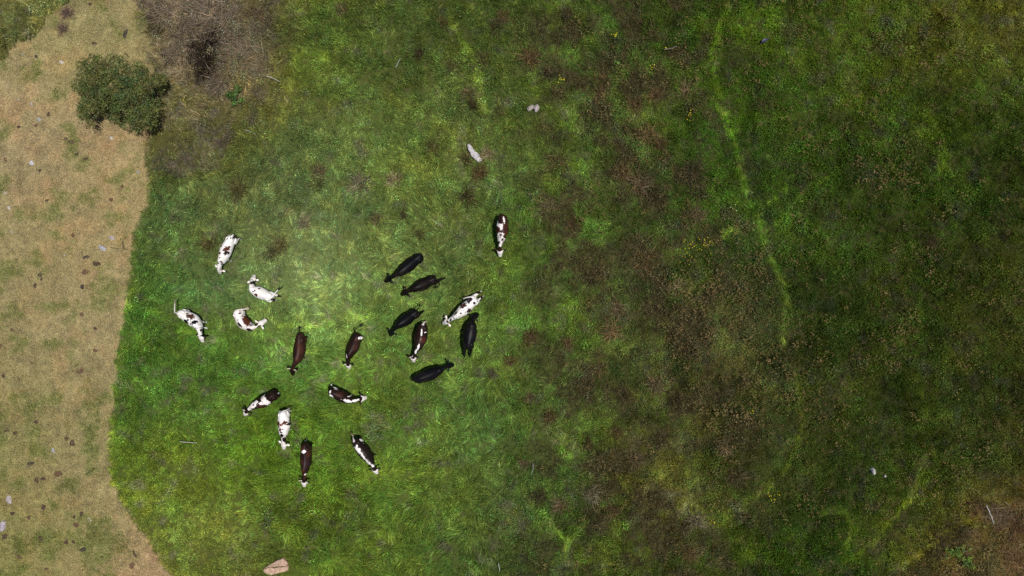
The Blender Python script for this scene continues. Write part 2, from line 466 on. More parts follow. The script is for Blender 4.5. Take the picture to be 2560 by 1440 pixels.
# ------------------------------------------------------------------ ground sheet
def build_ground():
    def axis(lim, fine):
        core = np.arange(-lim, lim + 1e-6, fine)
        far = lim + np.array([1, 2.5, 5, 10, 20, 45, 100, 220, 420])
        return np.concatenate([-far[::-1], core, far])
    gx, gy = axis(36, 0.16), axis(22, 0.16)
    X, Y = np.meshgrid(gx, gy)
    x, y = X.ravel(), Y.ravel()
    z = relief(x, y)
    px, py = to_px(x, y)
    cpx, cpy = np.clip(px, -250, 2810), np.clip(py, -200, 1640)
    dry, bank, brush, heath = field(px, py)
    col = sward_color(cpx, cpy, dry)
    thatch = 0.55 * col + 0.45 * np.array([0.045, 0.036, 0.018])  # keeps the sun's bright spot painted into the thatch colour
    k = dry.astype(float)[:, None]
    g = fbm(px / 45, py / 45, 4, 61)[:, None]
    p2 = fbm(px / 16, py / 16, 3, 62)[:, None]
    straw = col * np.array([1.04, 1.02, 1.16]) * (1 + 0.16 * fbm(px / 28, py / 28, 3, 64)[:, None]) * (1 + 0.18 * p2)
    pink = np.clip(fbm(px / 38, py / 38, 3, 63) - 0.05, 0, 1)[:, None]
    straw = straw * (1 + pink * np.array([0.22, 0.04, 0.0]))
    green = np.clip(g * 2.0 - 0.35, 0, 0.5)
    straw = straw * (1 - green) + green * np.array([0.17, 0.20, 0.06])
    bare = np.clip(fbm(px / 22, py / 22, 3, 66) * 3 - 1.45, 0, 0.8)[:, None]
    straw = straw * (1 - bare) + bare * np.array([0.13, 0.095, 0.075])
    soil = thatch * (1 - k) + straw * k
    ny, nx = len(gy), len(gx)
    idx = np.arange(nx * ny).reshape(ny, nx)
    f = np.stack([idx[:-1, :-1], idx[:-1, 1:], idx[1:, 1:], idx[1:, :-1]], -1).reshape(-1, 4)
    me = bpy.data.meshes.new('ground')
    me.vertices.add(len(x)); me.vertices.foreach_set('co', np.stack([x, y, z], -1).astype(np.float32).ravel())
    me.loops.add(f.size); me.loops.foreach_set('vertex_index', f.ravel().astype(np.int32))
    me.polygons.add(len(f)); me.polygons.foreach_set('loop_start', np.arange(0, f.size, 4, dtype=np.int32))
    me.polygons.foreach_set('loop_total', np.full(len(f), 4, np.int32))
    me.update(calc_edges=True); me.validate()
    me.polygons.foreach_set('use_smooth', [True] * len(me.polygons))
    set_colors(me, 'soil', soil)
    me.materials.append(M_GROUND)
    o = bpy.data.objects.new('ground', me)
    C.objects.link(o)
    tag(o, kind='structure')


build_ground()

# ------------------------------------------------------------------ grass: blade tufts spread by geometry nodes
PROTO = bpy.data.collections.new('tuft_shapes')      # never linked to the scene


def blades_mesh(name, blades, mat):
    """blades: list of (base, dir_angle, length, lean, width, droop, shade)"""
    V, F, S = [], [], []
    for bx, by, ang, L, lean, wd, droop, sh in blades:
        ca, sa = math.cos(ang), math.sin(ang)
        nx, ny = -sa, ca
        # three stations along a drooping arc
        pts = []
        h = 0.0; r = 0.0; a = lean
        seg = L / 2
        pts.append((0, 0))
        for k in range(2):
            r += seg * math.sin(a); h += seg * math.cos(a); a += droop
            pts.append((r, h))
        b = len(V)
        tw = random.uniform(-0.6, 0.6)
        for k, (r, h) in enumerate(pts[:2]):
            ww = wd * (0.5 if k == 0 else 0.42)
            ox, oy, oz = nx * ww * math.cos(tw), ny * ww * math.cos(tw), ww * math.sin(tw)
            V.append((bx + ca * r - ox, by + sa * r - oy, h - oz)); V.append((bx + ca * r + ox, by + sa * r + oy, h + oz))
        r, h = pts[2]
        V.append((bx + ca * r, by + sa * r, h))
        F.append((b, b + 1, b + 3, b + 2)); F.append((b + 2, b + 3, b + 4))
        S += [sh] * 5
    me = bpy.data.meshes.new(name)
    me.from_pydata(V, [], F)
    set_colors(me, 'shade', np.array(S))
    me.materials.append(mat)
    return me


def leaves_mesh(name, items, mat):
    """items: (x, y, z, size, tilt_angle, heading, shade) small flat leaves, each a folded kite"""
    V, F, S = [], [], []
    for x, y, z, s, tilt, hd, sh in items:
        u = Vector((math.cos(hd) * math.cos(tilt), math.sin(hd) * math.cos(tilt), math.sin(tilt)))
        v = Vector((-math.sin(hd), math.cos(hd), 0))
        c = Vector((x, y, z)); b = len(V)
        V += [c - u * s * 0.5, c + v * s * 0.32 + Vector((0, 0, 0.06 * s)), c + u * s * 0.5, c - v * s * 0.32 + Vector((0, 0, 0.06 * s))]
        F += [(b, b + 1, b + 2), (b, b + 2, b + 3)]
        S += [sh] * 4
    me = bpy.data.meshes.new(name)
    me.from_pydata([tuple(p) for p in V], [], F)
    set_colors(me, 'shade', np.array(S))
    me.materials.append(mat)
    return me


def lum3(sd, c):
    b = random.lognormvariate(0, sd)
    return tuple(b * v for v in c)


def shade_of(kind):
    b = random.lognormvariate(0, {'dry': 0.20, 'meadow': 0.48}.get(kind, 0.36))
    if kind == 'lush':
        t = random.random()
        c = (1, 1, 1) if t < 0.7 else ((1.35, 1.15, 0.9) if t < 0.85 else (0.8, 0.95, 1.15))
        if random.random() < 0.05: c = (2.0, 1.5, 1.5)
    elif kind == 'meadow':
        t = random.random()
        c = (1, 1, 1) if t < 0.66 else ((1.25, 1.12, 0.8) if t < 0.86 else (0.8, 1.05, 1.05))
        if random.random() < 0.06: c = (2.0, 1.85, 1.5)
    else:
        c = (1, 1, 1) if random.random() < 0.75 else (0.85, 0.95, 0.8)
    return tuple(b * x for x in c)


protos = []


def add_proto(me):
    o = bpy.data.objects.new('tuft_%02d' % len(protos), me)
    PROTO.objects.link(o)
    protos.append(o)
    return len(protos) - 1


def g(mu, sd): return random.gauss(mu, sd)


P_LUSH, P_SWATH, P_MEAD, P_DRY, P_SEED, P_HERB, P_LAID = [], [], [], [], [], [], []
for i in range(7):      # lush: soft blades that flop over one way
    P_LUSH.append(add_proto(blades_mesh('lush', [(g(0, .05), g(0, .05), g(0, .7), random.uniform(.15, .33), abs(g(.55, .28)), random.uniform(.012, .021), random.uniform(.3, .9), shade_of('lush')) for _ in range(22)], M_GRASS)))
for i in range(7):      # long blades combed together into strands
    P_SWATH.append(add_proto(blades_mesh('strand', [(g(0, .10), g(0, .035), g(0, .16), random.uniform(.28, .52), abs(g(.75, .18)), random.uniform(.012, .021), random.uniform(.3, .6), shade_of('lush')) for _ in range(11)], M_GRASS)))
for i in range(7):      # meadow: finer and more upright
    P_MEAD.append(add_proto(blades_mesh('meadow', [(g(0, .06), g(0, .06), random.uniform(0, 6.28), random.uniform(.16, .38), abs(g(.5, .3)), random.uniform(.012, .022), random.uniform(.2, .8), shade_of('meadow')) for _ in range(18)], M_GRASS)))
for i in range(5):      # dry: short grazed stubble
    P_DRY.append(add_proto(blades_mesh('dry', [(g(0, .07), g(0, .07), random.uniform(0, 6.28), random.uniform(.05, .13), random.uniform(.6, 1.35), random.uniform(.012, .022), random.uniform(.0, .4), shade_of('dry')) for _ in range(14)], M_GRASS)))
for i in range(5):      # flowering stems with pale seed heads
    bl = []
    for _ in range(5):
        x, y, a = g(0, .09), g(0, .09), random.uniform(0, 6.28)
        L, ln = random.uniform(.34, .55), abs(g(.3, .2))
        bl.append((x, y, a, L, ln, .005, .15, (0.8, 0.75, 0.6)))
    me = blades_mesh('seed', bl, M_GRASS)
    V = [tuple(v.co) for v in me.vertices]; F = [tuple(p.vertices) for p in me.polygons]
    S = [(0.8, 0.8, 0.7)] * len(V)
    for k in range(5):
        tip = Vector(V[k * 5 + 4]); d = Vector((g(0, 1), g(0, 1), g(0, .25))).normalized()
        sd = d.cross(Vector((0, 0, 1))).normalized() * random.uniform(.016, .03); ln = random.uniform(.05, .10)
        b = len(V)
        c = random.choice([(1.0, 0.88, 0.62), (1.15, 1.05, 0.75), (0.85, 0.70, 0.52)])
        V += [tuple(tip - d * ln * .5), tuple(tip + sd), tuple(tip + d * ln), tuple(tip - sd)]
        F += [(b, b + 1, b + 2), (b, b + 2, b + 3)]; S += [c] * 4
    me2 = bpy.data.meshes.new('seed'); me2.from_pydata(V, [], F); set_colors(me2, 'shade', np.array(S)); me2.materials.append(M_GRASS)
    P_SEED.append(add_proto(me2))
for i in range(5):      # broad-leaved herbs
    P_HERB.append(add_proto(leaves_mesh('herb', [(g(0, .11), g(0, .11), random.uniform(.05, .30), random.uniform(.05, .10), random.uniform(-.5, .5), random.uniform(0, 6.28), lum3(.35, (0.9, 1.05, 0.95))) for _ in range(13)], M_GRASS)))
for i in range(4):      # trodden: blades laid flat along one direction
    P_LAID.append(add_proto(blades_mesh('laid', [(g(0, .06), g(0, .06), g(0, .28), random.uniform(.28, .5), abs(g(1.0, .2)), random.uniform(.014, .024), random.uniform(.1, .4), shade_of('lush')) for _ in range(18)], M_GRASS)))


def gn_scatter():
    ng = bpy.data.node_groups.new('spread_tufts', 'GeometryNodeTree')
    ng.interface.new_socket('Geometry', in_out='INPUT', socket_type='NodeSocketGeometry')
    ng.interface.new_socket('Geometry', in_out='OUTPUT', socket_type='NodeSocketGeometry')
    gi = ng.nodes.new('NodeGroupInput'); go = ng.nodes.new('NodeGroupOutput')
    ci = ng.nodes.new('GeometryNodeCollectionInfo')
    ci.inputs['Collection'].default_value = PROTO
    ci.inputs['Separate Children'].default_value = True
    ci.inputs['Reset Children'].default_value = True
    ip = ng.nodes.new('GeometryNodeInstanceOnPoints')
    ip.inputs['Pick Instance'].default_value = True

    def attr(name, typ):
        a = ng.nodes.new('GeometryNodeInputNamedAttribute'); a.data_type = typ
        a.inputs['Name'].default_value = name
        return a.outputs['Attribute']
    ng.links.new(gi.outputs[0], ip.inputs['Points'])
    ng.links.new(ci.outputs[0], ip.inputs['Instance'])
    ng.links.new(attr('pid', 'INT'), ip.inputs['Instance Index'])
    ng.links.new(attr('rot', 'FLOAT_VECTOR'), ip.inputs['Rotation'])
    ng.links.new(attr('scl', 'FLOAT_VECTOR'), ip.inputs['Scale'])
    ng.links.new(ip.outputs[0], go.inputs[0])
    return ng


GN = gn_scatter()


def scatter(name, x, y, z, pid, rot, scl, tint, label, cat):
    n = len(x)
    me = bpy.data.meshes.new(name)
    me.vertices.add(n)
    me.vertices.foreach_set('co', np.stack([x, y, z], -1).astype(np.float32).ravel())
    a = me.attributes.new('pid', 'INT', 'POINT'); a.data.foreach_set('value', pid.astype(np.int32))
    a = me.attributes.new('rot', 'FLOAT_VECTOR', 'POINT'); a.data.foreach_set('vector', rot.astype(np.float32).ravel())
    a = me.attributes.new('scl', 'FLOAT_VECTOR', 'POINT'); a.data.foreach_set('vector', scl.astype(np.float32).ravel())
    t = np.ones((n, 4), np.float32); t[:, :3] = tint
    a = me.attributes.new('tint', 'FLOAT_COLOR', 'POINT'); a.data.foreach_set('color', t.ravel())
    o = bpy.data.objects.new(name, me)
    C.objects.link(o)
    m = o.modifiers.new('tufts', 'NODES'); m.node_group = GN
    tag(o, label, cat, kind='stuff')
    return o


NOSES = []          # filled by the cow list below, used to crop the grass at the muzzles


def blade_gain(px, py):
    """how much of the light the canopy sends back at each viewing angle; divides the sun's glory out of the colours read off the photograph"""
    r = np.hypot(px - 780, py - 690)
    return 1.72 * np.interp(r, [0, 90, 160, 250, 400, 700, 1200, 1900], [0.66, 0.70, 0.79, 0.87, 0.93, 1.0, 1.05, 1.2])


def build_grass():
    LX, LY = 33.0, 19.3
    dens = 70
    n = int(4 * LX * LY * dens)
    x = rng.uniform(-LX, LX, n); y = rng.uniform(-LY, LY, n)
    px, py = to_px(x, y)
    dry, bank, brush, heath = field(px, py, rng.normal(0, 4.5, n) + 2)
    z = relief(x, y) - 0.01
    col = sward_color(np.clip(px, -250, 2810), np.clip(py, -200, 1640), dry)
    tr, trang = trail_field(px, py)
    right = np.clip((px - 1150) / 400, 0, 1)

    # direction of lie: slowly turning, with local swirls
    ang = 2.0 * fbm(x / 6, y / 6, 3, 71) * math.pi + 1.0 * fbm(x / 1.6, y / 1.6, 2, 72) * math.pi + rng.normal(0, .2, n)
    # height: clumpy
    clump = fbm(x / 0.55, y / 0.55, 3, 81)
    hgt = 0.85 + 0.75 * clump + 0.4 * fbm(x / 2.5, y / 2.5, 2, 82)
    hgt = np.clip(hgt, 0.3, 1.7)
    wid = np.clip(hgt, 0.75, 1.25)

    # species mixture by patch; bright mounds and shaded hollows painted in as brightness noise
    a1 = fbm(x / 1.1, y / 1.1, 3, 91); a3 = fbm(x / 0.34, y / 0.34, 2, 93)
    tint = col * blade_gain(px, py)[:, None] * np.exp((0.48 + 0.12 * right) * a1 + 0.40 * a3 + (0.18 + 0.22 * right) * fbm(x / 3.2, y / 3.2, 2, 98) + rng.normal(0, .22, n))[:, None]
    yel = np.clip(1.0 * fbm(x / 2.2, y / 2.2, 2, 92) + 1.0 * fbm(x / 0.6, y / 0.6, 2, 94), -1, 1)[:, None]
    tint = tint * np.where(yel > 0, 1 + yel * np.array([0.22, 0.08, -0.05]), 1 + (-yel) * np.array([-0.14, 0.0, 0.10]))
    # withered blades in the sward
    dead = np.clip(fbm(x / 0.6, y / 0.6, 3, 96) * 2.2 - 0.55, 0, 0.7)[:, None]
    lum = tint.mean(1, keepdims=True)
    tint = tint * (1 - dead) + dead * lum * np.array([1.22, 1.12, 0.78])
    brn = np.clip(fbm(x / 0.9, y / 0.9, 3, 95) * 2.8 - 0.8 + 0.25 * right, 0, 0.85) * (0.15 + 0.85 * right) * (1 - 0.55 * np.clip((px - 1850) / 250, 0, 1))
    lum = tint.mean(1, keepdims=True)
    tint = tint * (1 - brn[:, None]) + brn[:, None] * lum * np.array([1.18, 1.08, 0.55])
    # tussocky middle: dark brown patches between bright green ones
    band = np.clip((px - 1230) / 170, 0, 1) * (1 - 0.95 * np.clip((px - 1720) / 280, 0, 1))
    bp = fbm(x / 1.7, y / 1.7, 3, 120) * 1.5 + 0.5 * fbm(x / 0.5, y / 0.5, 2, 121)
    kb = (np.clip(bp * 3.2 - 0.35, 0, 0.88) * band)[:, None]
    tint = tint * (1 - kb) + kb * np.array([0.078, 0.062, 0.032]) * np.exp(rng.normal(0, .35, n))[:, None]
    kg = (np.clip(-bp * 1.8 - 0.30, 0, 0.75) * band)[:, None]
    tint = tint * (1 + kg * np.array([0.55, 0.75, 0.30]))
    # brushy strip and heath are browner
    bh = (brush | heath)
    lum = tint.mean(1, keepdims=True)
    kb = np.where(bh, np.clip(0.45 + 0.9 * fbm(x / 0.6, y / 0.6, 3, 97), 0, 1), 0)[:, None]
    tint = tint * (1 - kb) + kb * lum * np.where(heath[:, None], np.array([1.95, 1.2, 0.65]), np.array([1.22, 1.0, 0.78]))
    # trodden swaths show the pale undersides
    tint = tint * (1 + tr[:, None] * np.array([2.05, 2.15, 1.0]))

    # which tuft grows here
    u = rng.random(n)
    p_mead = np.clip((px - 1150) / 500 + 0.35 * fbm(px / 90, py / 90, 2, 99), 0.05, 0.93)
    north = np.clip((620 - py) / 300, 0, 1) * 0.5
    p_mead = np.maximum(p_mead, north)
    sw = np.clip((700 - px) / 200, 0, 1) * np.clip((py - 980) / 180, 0, 1)
    p_mead = np.maximum(p_mead, 0.85 * sw)
    hgt = hgt * (1 - 0.4 * sw)
    pid = rng.choice(P_LUSH, n)
    strand = rng.random(n) < 0.36
    pid[strand] = rng.choice(P_SWATH, strand.sum())
    tint[strand] *= np.exp(rng.normal(0.06, .22, strand.sum()))[:, None]
    sel = u < p_mead; pid[sel] = rng.choice(P_MEAD, sel.sum())
    u2 = rng.random(n)
    herb = (u2 < 0.06 + 0.30 * np.clip((px - 1500) / 500, 0, 1) * (0.6 + 0.8 * fbm(px / 60, py / 60, 2, 101))) & ~dry
    pid[herb] = rng.choice(P_HERB, herb.sum())
    tint[herb] *= np.array([0.95, 1.05, 1.15])
    # seed heads: pale flecks in the tussocky middle and the dark meadow
    sd = np.clip(fbm(px / 90, py / 90, 3, 103) * 1.6 - 0.05, 0, 1) * np.clip((px - 1350) / 350, 0, 1)
    sd = np.maximum(sd, 1.1 * np.exp(-(((px - 1790) / 110) ** 2 + ((py - 800) / 170) ** 2)))
    sd = np.maximum(sd, 0.9 * np.exp(-(((px - 1840) / 160) ** 2 + ((py - 960) / 120) ** 2)))
    seed = (rng.random(n) < 0.13 * sd + 0.012 * right) & ~dry & (tr < 0.25)
    pid[seed] = rng.choice(P_SEED, seed.sum())
    sc = np.array([0.24, 0.20, 0.12])
    tint[seed] = sc * np.exp(rng.normal(0, .25, seed.sum()))[:, None] * (0.75 + 0.5 * (1 - right[seed]))[:, None]
    laid = (tr > 0.3) & (rng.random(n) < tr * 1.2) & ~dry
    pid[laid] = rng.choice(P_LAID, laid.sum())
    ang = np.where(laid, trang + rng.normal(0, .3, n) + 0.5 * fbm(x / .6, y / .6, 2, 105), ang)
    hgt = np.where(tr > 0.3, 0.9, hgt)
    rz = np.where(sel & ~laid, rng.uniform(0, 6.28, n), ang)

    # muzzles: cropped grass
    for (nx, ny, r) in NOSES:
        d = np.hypot(x - nx, y - ny)
        hgt = np.where(d < r, hgt * (0.45 + 0.55 * d / r), hgt)

    # thin yellowish fringe where the sward meets the grazed field
    fr = np.clip(1 - (px - np.interp(py, DRY_Y, DRY_X)) / 22.0, 0, 1) * (py > 350)
    hgt = hgt * (1 - 0.55 * fr)
    tint = tint * (1 + fr[:, None] * np.array([0.75, 0.40, 0.30]))
    gap = (clump < -0.42 - 0.2 * right) & (rng.random(n) < 0.8)          # holes where the thatch shows
    keep = ~dry & ~gap
    keep &= rng.random(n) < np.where(bh, 0.75, 1.0) * (1 - 0.55 * fr)
    tilt = rng.normal(0, .12, (n, 2))
    rot = np.stack([tilt[:, 0], tilt[:, 1], rz], -1)
    scl = np.stack([wid, wid, hgt], -1)
    mead = keep & (px > 1250)
    past = keep & (px <= 1250) & ~brush & ~bank
    rest = keep & (px <= 1250) & (brush | bank)

    for nm, m, lab in (('pasture_grass', past, 'lush green pasture grass the herd is grazing'),
                       ('meadow_grass', mead, 'darker rough meadow grass with pale seed heads beyond the herd'),
                       ('rough_grass', rest, 'brownish rough grass around the big bush')):
        scatter(nm, x[m], y[m], z[m], pid[m], rot[m], scl[m], tint[m], lab, 'grass')

    # dry field: short stubble with a few green tufts
    n2 = int(16 * 2 * LY * 110)
    x2 = rng.uniform(-LX, -18.0, n2); y2 = rng.uniform(-LY, LY, n2)
    px2, py2 = to_px(x2, y2)
    d2, b2, r2, h2 = field(px2, py2, rng.normal(2, 5, n2))
    c2 = sward_color(np.clip(px2, -250, 2810), np.clip(py2, -200, 1640), d2)
    t2 = c2 * np.array([1.46, 1.43, 1.74]) * np.exp(rng.normal(0, .14, n2) + 0.18 * fbm(px2 / 28, py2 / 28, 3, 64) + 0.2 * fbm(px2 / 12, py2 / 12, 2, 65))[:, None]
    g2 = fbm(px2 / 45, py2 / 45, 4, 61) * 1.9 - 0.2 + 0.7 * fbm(px2 / 13, py2 / 13, 3, 111) - 0.1 + np.clip((py2 - 900) / 900, 0, .25) + np.clip((150 - py2) / 400, 0, .3)
    gr = np.clip(g2, 0, 0.62)[:, None]
    t2 = t2 * (1 - gr) + gr * np.array([0.19, 0.25, 0.06]) * np.exp(rng.normal(0, .2, n2))[:, None]
    pk = np.clip(fbm(px2 / 38, py2 / 38, 3, 63), 0, 1)[:, None]
    t2 = t2 * (1 + pk * np.array([0.18, 0.0, 0.0]))
    s2 = np.clip(0.8 + 0.5 * fbm(x2 / .8, y2 / .8, 2, 113), .4, 1.4) * (1 + 1.0 * np.clip(g2, 0, 1))
    pid2 = rng.choice(P_DRY, n2)
    m = d2
    scatter('dry_turf', x2[m], y2[m], relief(x2, y2)[m] - .005, pid2[m], np.stack([rng.normal(0, .2, n2), rng.normal(0, .2, n2), rng.uniform(0, 6.28, n2)], -1)[m],
            np.stack([np.ones(n2), np.ones(n2), s2], -1)[m], t2[m], 'short straw-coloured turf of the grazed field', 'grass')

# ------------------------------------------------------------------ cows
def catmull(pts, n):
    P = np.array(pts, float)
    P = np.vstack([2 * P[0] - P[1], P, 2 * P[-1] - P[-2]])
    out = []
    m = len(P) - 3
    for i in range(m):
        p0, p1, p2, p3 = P[i:i + 4]
        for t in np.linspace(0, 1, n, endpoint=(i == m - 1)):
            out.append(0.5 * ((2 * p1) + (-p0 + p2) * t + (2 * p0 - 5 * p1 + 4 * p2 - p3) * t * t + (-p0 + 3 * p1 - 3 * p2 + p3) * t ** 3))
    return np.array(out)


class Shell:
    """collects closed lofts that a voxel remesh then fuses into one skin"""
    def __init__(self):
        self.V, self.F = [], []

    def rings(self, rings):
        k = len(rings[0]); b = len(self.V)
        for r in rings: self.V += [tuple(p) for p in r]
        for i in range(len(rings) - 1):
            for j in range(k):
                a0, a1 = b + i * k + j, b + i * k + (j + 1) % k
                self.F.append((a0, a1, a1 + k, a0 + k))
        self.F.append(tuple(b + j for j in reversed(range(k))))
        e = b + (len(rings) - 1) * k
        self.F.append(tuple(e + j for j in range(k)))

    def tube(self, pts, ra, rb=None, k=14, up=(0, 0, 1)):
        """ra: radius across, rb: radius in the plane of 'up'"""
        P = np.array(pts, float)
        rb = ra if rb is None else rb
        rings = []
        T = np.gradient(P, axis=0)
        for p, t, a, b in zip(P, T, ra, rb):
            t = t / (np.linalg.norm(t) + 1e-9)
            u = np.array(up, float)
            if abs(t @ u) > 0.97: u = np.array([t[1], 1.0, 0.3])
            s = np.cross(t, u); s /= np.linalg.norm(s)
            v = np.cross(s, t)
            rings.append([p + s * a * math.cos(q) + v * b * math.sin(q) for q in np.linspace(0, 2 * math.pi, k, endpoint=False)])
        self.rings(rings)


BLACK = (0.0045, 0.0045, 0.006)
BROWNBLACK = (0.009, 0.006, 0.006)
DARK = (0.015, 0.0065, 0.006)
RED = (0.085, 0.024, 0.014)
RUST = (0.056, 0.019, 0.011)
WHITE = (0.86, 0.83, 0.82)
CREAM = (0.84, 0.78, 0.76)
GREYW = (0.60, 0.57, 0.55)

